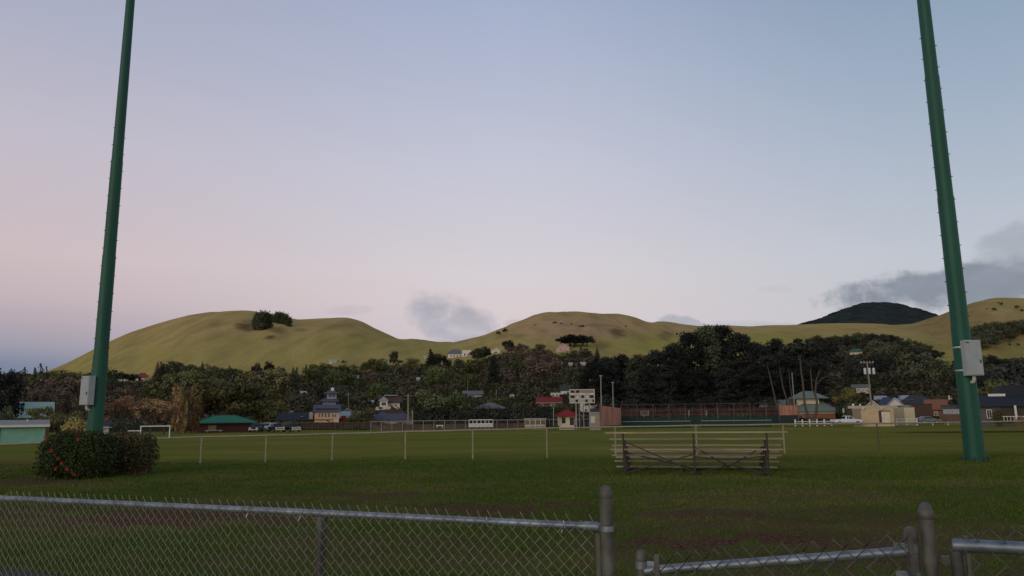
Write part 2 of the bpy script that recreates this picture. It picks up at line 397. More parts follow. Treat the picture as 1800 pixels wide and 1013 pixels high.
# short grass standing on the near turf (uncountable)
def build_grass():
    r = np.random.RandomState(11); n = 480000
    t = r.rand(n); Y = 6.6 + (29.3 - 6.6) * t ** 1.15
    u = (r.rand(n) * 2 - 1) * .78; X = u * Y
    dm = dirt_mask(X, Y); clump = fbm(X * 2.2, Y * 2.2, 3)
    keep = r.rand(n) > np.clip(dm * 2.0, 0, .98); keep &= r.rand(n) < np.clip((clump - .22) * 3.2, .15, 1)
    X, Y, dm, clump = X[keep], Y[keep], dm[keep], clump[keep]; n = len(X)
    h = (.022 + .04 * r.rand(n) ** 2) * (.55 + clump) * (1 - .5 * dm); w = (.003 + .0024 * r.rand(n)) * np.maximum(1, Y / 8)
    a = r.rand(n) * 2 * np.pi; lx = (r.rand(n) - .5) * 1.3 * h; ly = (r.rand(n) - .5) * 1.3 * h; z = field_z(Y) + .05 * (fbm(X * .25, Y * .25) - .5) + .03 * (fbm(X * 1.7, Y * 1.7) - .5) - .004
    dx, dy = np.cos(a) * w, np.sin(a) * w
    V = np.stack([np.stack([X - dx, Y - dy, z], -1), np.stack([X + dx, Y + dy, z], -1), np.stack([X + lx, Y + ly, z + h], -1)], 1).reshape(-1, 3)
    Fq = np.arange(n * 3).reshape(-1, 3)
    st = straw_mask(X, Y)
    c = np.zeros((n, 4)); c[:, 0] = np.clip(r.rand(n) * .55 + st * .35 + dm * .4 * r.rand(n) - .12, 0, 1); c[:, 1] = r.rand(n); c[:, 3] = 1
    m = bpy.data.materials.new('grass_blades'); m.use_nodes = True; nt = m.node_tree; N = nt.nodes; L = nt.links; b = N['Principled BSDF']; b.inputs['Roughness'].default_value = .9; b.inputs['Specular IOR Level'].default_value = .02
    at = N.new('ShaderNodeAttribute'); at.attribute_name = 'mask'; sp = N.new('ShaderNodeSeparateColor'); L.new(at.outputs['Color'], sp.inputs[0])
    rp = N.new('ShaderNodeValToRGB'); e = rp.color_ramp.elements; e.new(.5)
    for el, (p, cc) in zip(e, [(0, BL_A), (.5, BL_B), (1, BL_C)]): el.position = p; el.color = (*cc, 1)
    L.new(sp.outputs[0], rp.inputs[0])
    hs = N.new('ShaderNodeHueSaturation'); L.new(rp.outputs[0], hs.inputs['Color']); mr = N.new('ShaderNodeMapRange'); mr.inputs[3].default_value = .72; mr.inputs[4].default_value = 1.28; L.new(sp.outputs[1], mr.inputs[0]); L.new(mr.outputs[0], hs.inputs['Value'])
    L.new(hs.outputs[0], b.inputs['Base Color'])
    o = bpy.data.objects.new('grass', npmesh('grass', V, Fq, m, False, None, np.repeat(c, 3, 0))); COL.objects.link(o)
    tag(o, 'short uneven green grass growing on the near turf', 'grass', kind='stuff')
BL_A, BL_B, BL_C = (.060, .10, .016), (.105, .13, .028), (.19, .15, .06)
build_grass()

# ------------------------------------------------------------------ hills
us = np.linspace(-1.5, 1.5, 620); Ys = np.concatenate([np.linspace(166, 560, 60), np.linspace(570, 1700, 140), np.linspace(1720, 3000, 20)])
gu, gY = np.meshgrid(us, Ys); gX = gu * gY
gZ = terr(gX, gY); gZ = np.where(gY < 169, gZ - .3, gZ)
rough = np.clip((gY - 520) / 200, 0, 1) * np.clip(gZ / 30, 0, 1)
ridge_d = np.interp(gu, _du, _dd); bb = np.clip((gY - Y1) / (ridge_d - Y1), 0, 1.6); face = np.where(bb < 1, np.sin(np.pi * np.clip(bb, 0, 1)) ** .7, .3)
wob = 22 * (fbm(gX / 90, gY / 120, 3) - .5)
gZ = gZ + rough * face * (9 * (fbm((gX + wob) / 38, gY / 330, 3) - .5) + 5 * (fbm(gX / 90, gY / 260, 3) - .5) + 1.2 * (fbm(gX / 12, gY / 48, 3) - .5))
V = np.stack([gX, gY, gZ], -1).reshape(-1, 3); nx, ny = len(us), len(Ys)
i = np.arange((nx - 1) * (ny - 1)); r_, c_ = i // (nx - 1), i % (nx - 1); b_ = r_ * nx + c_
Fq = np.stack([b_, b_ + 1, b_ + nx + 1, b_ + nx], 1)
px_, py_ = [], []
W = (gY * FWD.y + (gZ - EYE) * FWD.z); PX = CX + F * (gX * RIGHT.x + gY * RIGHT.y + (gZ - EYE) * RIGHT.z) / W; PY = CY - F * (gX * UP.x + gY * UP.y + (gZ - EYE) * UP.z) / W
def blob(px, py, ax, ay, k=1.0, tilt=0):
    q = ((PX - px) / ax) ** 2 + ((PY - py - tilt * (PX - px)) / ay) ** 2
    return k * np.clip(1.1 - q + (fbm(gX / 9, gY / 9, 4) - .5) * 1.6, 0, 1)
scar = np.zeros_like(gX)
for a in [(436, 574, 26, 10, .8), (474, 594, 10, 5, 1.0), (448, 566, 30, 6, .5), (490, 582, 14, 5, .5), (530, 580, 14, 4, .4), (600, 575, 26, 7, .3), (1085, 585, 16, 12, .7), (1055, 606, 22, 8, .4), (900, 590, 40, 5, .35), (1170, 590, 16, 10, .45), (1040, 572, 60, 3, .3), (1215, 588, 20, 3, .3), (1690, 575, 90, 45, .33), (1800, 600, 90, 60, .33)]:  # the two broad final blobs darken the whole right hill
    scar = np.maximum(scar, blob(*a))
green = np.clip((PY - 585) / 35, 0, 1) * .5 + .55 * np.clip(blob(1150, 600, 110, 22), 0, 1) + .4 * blob(600, 600, 120, 16) + .75 * blob(1370, 594, 150, 13) + .35 * np.clip((PX - 1560) / 60, 0, 1)
tan = np.clip(blob(1010, 578, 150, 26), 0, 1) * .95 + .6 * np.clip(blob(1190, 585, 50, 14), 0, 1) + np.clip((PX - 1580) / 60, 0, 1) * .55
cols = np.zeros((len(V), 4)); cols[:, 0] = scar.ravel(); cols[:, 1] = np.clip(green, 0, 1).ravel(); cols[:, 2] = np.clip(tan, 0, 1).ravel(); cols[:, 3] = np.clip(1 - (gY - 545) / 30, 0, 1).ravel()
def hill_material():
    m = bpy.data.materials.new('hill_grass'); m.use_nodes = True; nt = m.node_tree; N = nt.nodes; L = nt.links; b = N['Principled BSDF']
    b.inputs['Roughness'].default_value = 1; b.inputs['Specular IOR Level'].default_value = 0
    tc = N.new('ShaderNodeTexCoord'); at = N.new('ShaderNodeAttribute'); at.attribute_name = 'mask'; sp = N.new('ShaderNodeSeparateColor'); L.new(at.outputs['Color'], sp.inputs[0])
    def noise(s, d=6, st=(1, 1, 1)):
        n = N.new('ShaderNodeTexNoise'); n.inputs['Scale'].default_value = s; n.inputs['Detail'].default_value = d; mp = N.new('ShaderNodeMapping'); mp.inputs['Scale'].default_value = st
        L.new(tc.outputs['Object'], mp.inputs[0]); L.new(mp.outputs[0], n.inputs['Vector']); return n.outputs['Fac']
    def rg(v, a, c, lo=0., hi=1.):
        n = N.new('ShaderNodeMapRange'); n.inputs[1].default_value = a; n.inputs[2].default_value = c; n.inputs[3].default_value = lo; n.inputs[4].default_value = hi; L.new(v, n.inputs[0]); return n.outputs[0]
    def mix(f, a, c):
        n = N.new('ShaderNodeMix'); n.data_type = 'RGBA'; L.new(f, n.inputs['Factor'])
        for q, s in ((a, 'A'), (c, 'B')):
            if isinstance(q, tuple): n.inputs[s].default_value = (*q, 1)
            else: L.new(q, n.inputs[s])
        return n.outputs['Result']
    col = mix(rg(noise(.016, 7, (1, .4, 1.2)), .35, .65), HILL_A, HILL_B)
    col = mix(sp.outputs[2], col, HILL_TAN)
    col = mix(sp.outputs[1], col, HILL_GREEN)
    col = mix(rg(noise(.06, 8, (1, .22, .6)), .44, .74, 0, .7), col, HILL_D)       # darker contour streaks
    col = mix(rg(noise(.35, 5), .5, .8, 0, .3), col, (.07, .06, .022))
    col = mix(sp.outputs[0], col, (.085, .05, .03))
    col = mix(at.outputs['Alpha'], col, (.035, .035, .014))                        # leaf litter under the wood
    L.new(col, b.inputs['Base Color'])
    bp = N.new('ShaderNodeBump'); bp.inputs['Strength'].default_value = .5; bp.inputs['Distance'].default_value = 1.2; L.new(noise(.3, 6), bp.inputs['Height']); L.new(bp.outputs[0], b.inputs['Normal'])
    return m
HILL_A, HILL_B, HILL_TAN, HILL_GREEN, HILL_D = (.375, .282, .10), (.44, .315, .135), (.43, .275, .15), (.31, .28, .072), (.235, .18, .065)
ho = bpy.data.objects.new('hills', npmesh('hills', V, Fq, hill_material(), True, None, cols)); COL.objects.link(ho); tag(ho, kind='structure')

# forested dark cone far behind
DK = [(1290, 600), (1365, 583.5), (1395, 576), (1425, 566.5), (1450, 556), (1475, 545.5), (1500, 537.5), (1520, 534), (1545, 532.5), (1570, 534), (1600, 540), (1630, 549), (1655, 557), (1685, 568), (1720, 580), (1780, 596)]
DD = 2500.0
dku = np.array([ray(a, b).x for a, b in DK]); dks = np.array([ray(a, b).z for a, b in DK])
us = np.linspace(dku[0], dku[-1], 260); rs = np.linspace(-1, 1.2, 90); gu, gr = np.meshgrid(us, rs)
hh = np.interp(gu, dku, dks); hh = (hh + np.interp(gu + .004, dku, dks) + np.interp(gu - .004, dku, dks)) / 3
top = EYE + hh * DD; base = 100.0; gY = DD + gr * 450; gX = gu * gY
gZ = base + (top - base) * np.clip(1 - np.abs(gr) ** 1.6, 0, 1) + 7 * (fbm(gX / 14, gY / 14, 3) - .5) + 16 * (fbm(gX / 70, gY / 70, 3) - .5) * np.clip(1 - np.abs(gr), 0, 1)
V = np.stack([gX, gY, gZ], -1).reshape(-1, 3); nx, ny = len(us), len(rs)
i = np.arange((nx - 1) * (ny - 1)); r_, c_ = i // (nx - 1), i % (nx - 1); b_ = r_ * nx + c_
do = bpy.data.objects.new('forested_hill', npmesh('forested_hill', V, np.stack([b_, b_ + 1, b_ + nx + 1, b_ + nx], 1), mat('far_forest', (.026, .035, .036), 1, var=.35, scale=.035, col2=(.03, .038, .036), bump=.0, spec=.0), False)); COL.objects.link(do); tag(do, kind='structure')  # forest colour leans blue in place of distance haze
# ------------------------------------------------------------------ near chain link fence and gate
GALV = mat('galvanised_pipe', (.24, .275, .31), .46, .5, var=.35, scale=16, col2=(.14, .165, .19), mix_lo=.35, mix_hi=.65, bump=.06)
GALV_OLD = mat('weathered_galvanised_post', (.15, .145, .13), .65, .4, var=.35, scale=12, col2=(.08, .076, .068), bump=.1)
WIRE = mat('chain_link_wire', (.29, .29, .25), .6, .2, var=.25, scale=20)
DWIRE = mat('dull_gate_wire', (.085, .085, .08), .6, .3, var=.25, scale=20)
CLIP = mat('bright_wire_tie', (.55, .56, .57), .4, .6, var=.15)
def hit_height(px, py, line):
    """point on the vertical plane through the two ground points of line seen at this pixel"""
    (x0, y0), (x1, y1) = line; d = ray(px, py); nx, ny = (y1 - y0), -(x1 - x0)
    t = (x0 * nx + y0 * ny) / (d.x * nx + ny); return Vector((d.x * t, t, EYE + d.z * t))
LINE = ((-3.32, 4.8), (1.62, 2.9))
def chain(mb, p0, p1, D, zlo0, zhi0, zlo1, zhi1, r=.0016, barb=.03, seed=0):
    """woven zigzag wires from p0 to p1 (xy), D = diamond width; heights may slope from one end to the other"""
    p0, p1 = Vector((*p0, 0)), Vector((*p1, 0)); Ln = (p1 - p0).length; t = (p1 - p0) / Ln; nrm = Vector((-t.y, t.x, 0)); h = D / 2
    n = int(Ln / h); rr = random.Random(seed)
    for i in range(n):
        f = (i + .5) / n; zl = zlo0 + (zlo1 - zlo0) * f; zh = zhi0 + (zhi1 - zhi0) * f
        k = int((zh - zl) / h); pts = []
        for j in range(k + 1):
            e = (j + i) % 2; x = (i + (1 - e)) * h; s = .0022 * (1 if e else -1)
            pts.append(p0 + t * x + nrm * s + Vector((0, 0, zh - (k - j) * h)))
        if barb:
            e = (k + i) % 2; dr = (-1 if e == 0 else 1)
            if dr < 0 and rr.random() < .93: pts.append(pts[-1] + t * dr * barb * .55 + Vector((0, 0, barb)))
        mb.tube(pts, r, n=3, caps=False, smooth=True)
def post(name, parent, p, z, r, capr=1.14, m=GALV_OLD, zb=-.1):
    o = MB().tube([(p[0], p[1], zb), (p[0], p[1], z)], r, n=20).build(name, m, parent)
    c = MB().tube([(p[0], p[1], z - .034), (p[0], p[1], z - .031), (p[0], p[1], z - .008), (p[0], p[1], z - .004), (p[0], p[1], z + r * .45), (p[0], p[1], z + r * .72), (p[0], p[1], z + r * .82)],
                  [r * 1.01, r * 1.07, r * 1.07, r * .99, r * .8, r * .45, r * .04], n=20)
    c.build('post_cap', m, o); return o
def band(parent, p, z, r, w=.022, tab=None):
    b = MB().tube([(p[0], p[1], z - w / 2), (p[0], p[1], z + w / 2)], r * 1.09, n=18)
    if tab is not None: b.box((p[0] + tab[0] * (r + .02), p[1] + tab[1] * (r + .02), z), (.045, .012, w), rz=math.atan2(tab[1], tab[0]))
    return b.build('brace_band', GALV, parent)
ldir = Vector((LINE[1][0] - LINE[0][0], LINE[1][1] - LINE[0][1])).normalized()
def on_line(px): q = hit_height(px, 900, LINE); return (q.x, q.y)
# left fence panel
A = Vector((-3.32, 4.8)) - ldir * 1.6
T = on_line(1066); Mid = on_line(566)
fence = empty('chain_link_fence', (0, 0, 0), 'long near chain link fence with galvanised top rail and tall dome capped end post', 'fence')
zr = [hit_height(0, 876, LINE).z, hit_height(560, 902, LINE).z, hit_height(1045, 926, LINE).z]
print('rail z', zr)
L0 = hit_height(0, 876, LINE)
RE = on_line(1046)
pts = [(A.x, A.y, zr[0] + .005), (L0.x, L0.y, zr[0]), (Mid[0], Mid[1], zr[1]), (RE[0], RE[1], zr[2])]
rail = MB().tube(pts, .0165, n=18).build('top_rail', GALV, fence)
e = Vector(pts[3]); dd = (e - Vector(pts[2])).normalized()
MB().tube([e - dd * .05, e + dd * .005, e + dd * .02], [.021, .021, .015], n=18).build('rail_end', GALV, rail)
MB().beam(e + dd * .0, Vector((T[0], T[1], e.z)), .012, .03).build('rail_bracket', GALV, rail)
zt = hit_height(1065, 862, LINE).z
tp = post('end_post', fence, T, zt, .0275)
band(tp, T, zr[2] - .005, .0275); band(tp, T, .55, .0275)
post_m = MB().tube([(Mid[0], Mid[1], -.1), (Mid[0], Mid[1], zr[1] - .022)], .024, n=16).build('line_post', GALV_OLD, fence)
MB().tube([(Mid[0], Mid[1], zr[1] - .06), (Mid[0], Mid[1], zr[1] - .015)], .028, n=16).build('loop_cap', GALV_OLD, post_m)
tb = on_line(1049)
MB().beam((tb[0], tb[1] - .004, .1), (tb[0], tb[1] - .004, zr[2] - .03), .018, .006).build('tension_bar', GALV_OLD, fence)
fab = MB(); E1 = on_line(1050)
chain(fab, (L0.x - ldir.x * .9, L0.y - ldir.y * .9 - .024), (E1[0], E1[1] - .024), .054, .06, zr[0] + .028, .06, zr[2] + .028, r=.0014, barb=.026, seed=1)
fab.build('wire_mesh', WIRE, fence)
for px, ln, sx in ((435, .05, -.012), (530, .05, -.02), (715, .03, -.012), (855, .035, .01), (990, .045, -.014), (330, .03, .01)):
    q = on_line(px); f = (q[0] - L0.x) / (RE[0] - L0.x); z = zr[0] + (zr[2] - zr[0]) * f
    c = Vector((q[0], q[1], z)); ring = [c + Vector((ldir.x * .004 * k / 6, 0, 0)) + Vector((0, math.cos(k) * .020, math.sin(k) * .020)) for k in np.linspace(1.2, 6.8, 9)]
    MB().tube(ring + [ring[-1] + Vector((sx, -.012, -ln))], .002, n=5).build('wire_tie', CLIP, fence)

# sagging gate between the two tall posts
RP = on_line(1627)
gate = empty('chain_link_gate', (0, 0, 0), 'low sagging chain link gate between the two tall dome capped posts', 'gate')
GL, GR = on_line(1124), on_line(1597)
za, zb = hit_height(1150, 1003, LINE).z, hit_height(1588, 968, LINE).z
gp0 = Vector((GL[0], GL[1], za - .006)); gp1 = Vector((GR[0], GR[1], zb))
gl = post('left_upright', gate, GL, hit_height(1123, 974, LINE).z, .023, capr=1.2); grr = post('right_upright', gate, GR, hit_height(1597, 934, LINE).z, .0235, capr=1.12)
MB().tube([gp0, gp1], .0188, n=18).build('gate_rail', GALV, gate)
tb = on_line(1148); MB().beam((tb[0], tb[1] - .03, .1), (tb[0], tb[1] - .03, za + .07), .02, .007).build('tension_bar', GALV_OLD, gate)
tb = on_line(1588); MB().beam((tb[0], tb[1] - .03, .5), (tb[0], tb[1] - .03, zb + .09), .02, .007).build('tension_bar', GALV_OLD, gate)
band(grr, GR, zb + .012, .0235, .03, (-.9, .3)); band(grr, GR, zb - .09, .0235, .03, (-.9, .3)); band(gl, GL, za + .02, .023, .03, (.9, -.3))
fab = MB(); chain(fab, (GL[0] + .03, GL[1] - .036), (GR[0] - .02, GR[1] - .034), .076, .05, za + .068, .05, zb + .068, r=.0032, barb=0, seed=2)
fab.build('wire_mesh', DWIRE, gate)
# tall gate post, hinge side
gpst = empty('gate_post', (RP[0], RP[1], 0), 'tall thick dome capped gate post between the sagging gate and the right gate leaf', 'post')
zz = hit_height(1624, 894, LINE).z
p = MB().tube([(0, 0, -.1), (0, 0, zz)], .0235, n=22).build('shaft', GALV_OLD, gpst)
MB().tube([(0, 0, zz - .038), (0, 0, zz - .034), (0, 0, zz - .008), (0, 0, zz - .004), (0, 0, zz + .012), (0, 0, zz + .021), (0, 0, zz + .025)], [.024, .0268, .0268, .0238, .02, .011, .001], n=22).build('post_cap', GALV_OLD, gpst)
zh = hit_height(1632, 983, LINE).z
hg = MB().tube([(0, 0, zh - .02), (0, 0, zh + .02)], .027, n=18); hg.box((.075, -.028, zh), (.09, .014, .032), rz=-.35); hg.tube([(.115, -.05, zh - .09), (.115, -.05, zh + .09)], .011, n=10); hg.build('hinge', GALV_OLD, gpst)
# right leaf
R0 = on_line(1662); far = Vector(R0) + ldir * 1.6
leaf = empty('chain_link_gate', (0, 0, 0), 'shiny galvanised gate leaf running out of view beyond the hinged tall post', 'gate')
zc = hit_height(1700, 958, LINE).z
MB().tube([(R0[0], R0[1] - .02, zc), (R0[0] + .012, R0[1] - .025, zc), (far.x, far.y - .02, zc)], [.020, .0235, .0235], n=20).build('gate_rail', GALV, leaf)
MB().tube([(R0[0] + .012, R0[1] - .02, .05), (R0[0] + .012, R0[1] - .02, zc - .02)], .021, n=18).build('upright', GALV_OLD, leaf)
fab = MB(); chain(fab, (R0[0] + .03, R0[1] - .05), (far.x, far.y - .05), .084, .05, zc + .065, .05, zc + .065, r=.0028, barb=0, seed=4)
fab.build('wire_mesh', DWIRE, leaf)

# ------------------------------------------------------------------ bleacher
WOOD = mat('weathered_seat_plank', (.36, .29, .18), .8, var=.25, scale=6, col2=(.25, .20, .125), bump=.2, stretch=(.4, 6, 6))
IRON = mat('brown_painted_angle_iron', (.036, .03, .027), .6, .2, var=.3, scale=10)
bl = empty('bleacher', P(1222, 831, 20.9), 'five row wooden plank bleacher seen from behind on the lawn, dark iron frame', 'bleacher', rz=-rad(13))
bl.location.z = float(field_z(20.9)); x0 = bl.location.x
yb = 0.0
rows = [(1.155, 0.0), (.955, .6), (.755, 1.2), (.55, 1.8), (.345, 2.4)]
for k, (z, y) in enumerate(rows):
    MB().box((.02, y, z), (4.9 if k == 0 else 4.78, .24, .042)).build('seat_plank', WOOD, bl, bevel=.006)
    if k < 4:
        MB().box((.02, y + .33, z - .475), (4.72, .24, .036)).build('foot_plank', WOOD, bl, bevel=.006)
for fx in (-1.93, 0.0, 1.93):
    fr = MB()
    for k, (z, y) in enumerate(rows):
        fr.beam((fx, y - .02, -.03), (fx, y - .02, z - .022), .045, .04)
        fr.beam((fx, y - .1, z - .04), (fx, y + .12, z - .04), .045, .035)
        if k < 4: fr.beam((fx + .03, y, z - .515), (fx + .03, y + .6, z - .515), .04, .04)
    fr.beam((fx - .03, -.05, .035), (fx - .03, 2.45, .035), .05, .05)
    fr.build('support_frame', IRON, bl)
for a, b in (((-1.9, -.06, .92), (-.03, -.06, .10)), ((-1.9, -.08, .06), (-.03, -.08, .56)), ((.05, -.06, .08), (1.0, .5, .24)), ((1.0, .5, .24), (1.9, -.06, .06)),
             ((-1.85, 1.2, .52), (-.03, 1.2, .10)), ((.03, .6, .46), (.95, .6, .38)), ((.95, .6, .38), (1.9, .6, .48)), ((.05, 1.2, .7), (1.0, 1.2, .12)), ((1.9, 1.22, .7), (.9, 1.22, .12))):
    MB().beam(a, b, .045, .03).build('cross_brace', IRON, bl)

# ------------------------------------------------------------------ tall green light poles
PGREEN = mat('green_painted_steel', (.009, .078, .050), .5, .0, var=.26, scale=1.2, spec=.3, stretch=(4, 4, .2))
BOXG = mat('grey_cabinet_paint', (.33, .37, .38), .55, .1, var=.1, scale=3)
BANDM = mat('steel_strap', (.45, .48, .47), .4, .6)
DARKB = mat('dark_bolt', (.03, .05, .045), .6, .3)
def light_pole(pxb, Y, r0, r1, H, label, zbase=None):
    b = P(pxb, 780, Y); z = float(field_z(Y)) if zbase is None else zbase
    root = empty('light_pole', (b.x, Y, z), label, 'light pole')
    joints = [0, 4.6, 9.2, 13.8, H]
    sh = MB()
    zs = [0]; rr = [r0]
    for j in joints[1:]:
        f = j / H; r = r0 + (r1 - r0) * f; zs += [j - .002, j]; rr += [r + .004, r - .008]
    sh.tube([(0, 0, q) for q in zs], rr, n=40, smooth=True); sh.build('shaft', PGREEN, root)
    bp = MB().tube([(0, 0, -.05), (0, 0, .04)], r0 + .05, n=28)
    bp.build('base_plate', PGREEN, root)
    for k in range(8):
        a = k * math.pi / 4 + .2; MB().tube([((r0 + .09) * math.cos(a), (r0 + .09) * math.sin(a), 0), ((r0 + .09) * math.cos(a), (r0 + .09) * math.sin(a), .13)], .03, n=8).build('anchor_bolt', DARKB, root)
    me = None
    side = math.atan2(-b.x, -0.0) ; va = math.atan2(Y, b.x)                      # steps stick out either side across the view
    for k in range(26):
        h = 4.9 + k * .42; f = h / H; r = r0 + (r1 - r0) * f; a = va + math.pi / 2 + (0 if k % 2 else math.pi)
        s = MB().tube([((r - .02) * math.cos(a), (r - .02) * math.sin(a), h), ((r + .04) * math.cos(a), (r + .04) * math.sin(a), h)], .016, n=8); s.build('step_bolt', DARKB, root)
    return root, va
lp, va = light_pole(1711, 25.6, .315, .14, 30, 'thick green steel light pole standing in open grass right of the bleacher')
def cabinet(root, va, Y, r, ang, zc, w, d, h, tilt=0.0):
    """a grey box strapped to a pole at angle ang about its axis"""
    c = Vector(((r + d / 2 + .05) * math.cos(ang), (r + d / 2 + .05) * math.sin(ang), zc))
    o = MB().box((0, 0, 0), (d, w, h)).build('cabinet', BOXG, root, loc=c, bevel=.012); o.rotation_euler = (0, 0, ang)
    dr = MB().box((d / 2 + .008, 0, 0), (.016, w - .05, h - .06)).build('cabinet_door', BOXG, o, bevel=.004)
    MB().box((d / 2 + .022, -w * .33, h * .43), (.008, w * .18, h * .03)).build('nameplate', mat('dark_label_plate', (.03, .03, .035), .5), o)
    MB().box((d / 2 + .03, w * .34, -h * .1), (.03, .02, h * .09)).build('latch', DARKB, o)
    for q in (-.33, .33):
        s = MB().tube([(0, 0, zc + q * h - .025), (0, 0, zc + q * h + .025)], r + .012, n=32); s.build('strap', BANDM, root)
        MB().box((-(d / 2 + .02), 0, q * h), (.06, .12, .05)).build('bracket', BANDM, o)
    MB().tube([(-.02, 0, -h / 2), (-.02, 0, -h / 2 - .13), (-.06, 0, -h / 2 - .2), (-d / 2 - .1, 0, -h / 2 - .22)], .055, n=12).build('conduit', mat('pale_conduit', (.5, .52, .5), .6), o)
    return o
zc = P(1702, 630, 25.3).z - lp.location.z
cabinet(lp, va, 25.6, .29, va + math.pi + .55, zc, .56, .24, 1.2)
lp2, va2 = light_pole(164.5, 33.6, .335, .15, 30, 'green steel light pole rising behind the flowering bushes')
zc2 = P(155, 687, 33.4).z - lp2.location.z
cabinet(lp2, va2, 33.6, .30, va2 + math.pi - .95, zc2, .56, .3, 1.28)

# ------------------------------------------------------------------ flowering bushes
LEAFG = mat('hibiscus_leaf', (.042, .058, .02), .7, var=.3, scale=3, face_var=.55, spec=.06, col2=(.034, .046, .017))
LEAFB = mat('dry_hibiscus_leaf', (.085, .075, .032), .75, var=.3, scale=3, face_var=.5, spec=.1)
TWIG = mat('bush_twig', (.15, .115, .085), .9, var=.3)
FLOWER = mat('red_petal', (.34, .014, .012), .5, var=.2, scale=9)
def leaf_cloud(n, blobs, size, r, inner=.45, rough_=.42, outw=1.0):
    """n leaf quads spread through ellipsoids (cx,cy,cz,rx,ry,rz); returns vertices, quads, random value per face"""
    bl_ = np.array(blobs); wgt = (bl_[:, 3] * bl_[:, 5] + bl_[:, 3] * bl_[:, 4]); wgt = wgt / wgt.sum()
    k = r.choice(len(bl_), n, p=wgt); d = r.normal(size=(n, 3)); d /= np.linalg.norm(d, axis=1)[:, None]
    rad_ = inner + (1.05 - inner) * r.rand(n) ** .6
    c = bl_[k, :3] + d * bl_[k, 3:6] * rad_[:, None]
    nr = d * outw + r.normal(size=(n, 3)) * rough_ + np.array([0, 0, .25]); nr /= np.linalg.norm(nr, axis=1)[:, None]
    a = np.cross(nr, r.normal(size=(n, 3))); a /= np.linalg.norm(a, axis=1)[:, None]; b = np.cross(nr, a)
    s = size * (.6 + .8 * r.rand(n)); a = a * s[:, None]; b = b * (s * .55)[:, None]
    j = lambda: (1 + .35 * (r.rand(n) - .5))[:, None]
    V = np.stack([c - a * j(), c - b * j() + nr * (s * .12)[:, None], c + a * j(), c + b * j()], 1).reshape(-1, 3)
    return V, np.arange(n * 4).reshape(-1, 4), r.rand(n)
def bush(name, label, px, Y, blobs, n, flowers, m, twig_n, seed):
    r = np.random.RandomState(seed); q = P(px, 800, Y); z = float(field_z(Y)); root = empty(name, (q.x, Y, z), label, 'bush', 'flowering bushes by the left light pole')
    V, Fq, rn = leaf_cloud(n, blobs, .036, r, .35, .6); keep = None
    V[:, 2] = np.maximum(V[:, 2], .0 + .02 * np.abs(r.normal(size=len(V))))
    o = bpy.data.objects.new('foliage', npmesh('foliage', V, Fq, m, False, rn)); COL.objects.link(o); o.parent = root
    t = MB(); rr = random.Random(seed)
    for _ in range(twig_n):
        b = rr.choice(blobs); a = rr.uniform(0, 6.28); x, y = b[0] * .8 + rr.uniform(-.5, .5) * b[3], b[1] * .8 + rr.uniform(-.5, .5) * b[4]
        ex, ey, ez = b[0] + math.cos(a) * b[3] * rr.uniform(.5, 1.0), b[1] + math.sin(a) * b[4] * rr.uniform(.5, 1.0), b[2] + b[5] * rr.uniform(-.2, 1.12)
        t.tube([(x, y, 0), ((x + ex) / 2 + rr.uniform(-.1, .1), (y + ey) / 2, ez * .55), (ex, ey, ez)], [.016, .010, .004], n=5)
    t.build('twigs', TWIG, root)
    for (fx, fy) in flowers:
        w = P(fx, fy, Y - .95) - Vector((q.x, Y, z)); w.y = -.8
        # sit on the outer leaves of the nearest ellipsoid
        best = None
        for b in blobs:
            ax = ((w.x - b[0]) / b[3]) ** 2 + ((w.z - b[2]) / b[5]) ** 2
            if ax < 1: yy = b[1] - b[4] * math.sqrt(1 - ax); best = yy if best is None else min(best, yy)
        if best is None: continue
        w = P(fx, fy, Y + best) - Vector((q.x, Y, z)); f = MB()
        for k in range(5):
            a = k * 1.2566 + rr.uniform(0, .4); u = Vector((math.cos(a), -.35, math.sin(a))); s_ = Vector((-math.sin(a), 0, math.cos(a)))
            f.quad(w, w + u * .034 + s_ * .022, w + u * .055, w + u * .034 - s_ * .022)
        f.tube([w, w + Vector((.01, -.08, .01))], .006, n=5)
        f.build('flower', FLOWER, root)
    return root
bush('hibiscus_bush', 'dense dark green hibiscus bush dotted with red flowers, left and nearer of the pair', 138, 22.2,
     [(-.3, 0, .74, .80, .8, .6), (.35, .1, .72, .74, .8, .6), (-.78, .1, .74, .36, .5, .46), (.7, 0, .55, .42, .6, .5), (-.3, .1, 1.08, .6, .55, .3), (.35, .1, 1.05, .6, .55, .32), (-.5, -.2, .34, .55, .6, .32), (.3, -.1, .32, .7, .7, .34), (-.7, 0, 1.02, .26, .3, .22)], 22000,
     [(135, 760), (137, 772), (109, 814), (98, 824), (80, 770), (172, 820), (131, 834), (185, 769), (152, 763), (118, 824), (90, 792), (102, 806)], LEAFG, 90, 5)
bush('hibiscus_bush', 'browner twiggy hibiscus bush beside the taller dark green one', 236, 23.6,
     [(-.6, 0, .74, .6, .6, .56), (-.2, 0, .88, .5, .5, .42), (.1, 0, .70, .58, .6, .54), (.42, 0, .55, .32, .5, .5), (-.15, 0, 1.0, .55, .45, .28), (.25, 0, .98, .4, .4, .24), (0, -.1, .4, .6, .6, .36)], 11000,
     [(247, 779), (277, 803), (222, 762), (262, 775)], LEAFB, 190, 6)

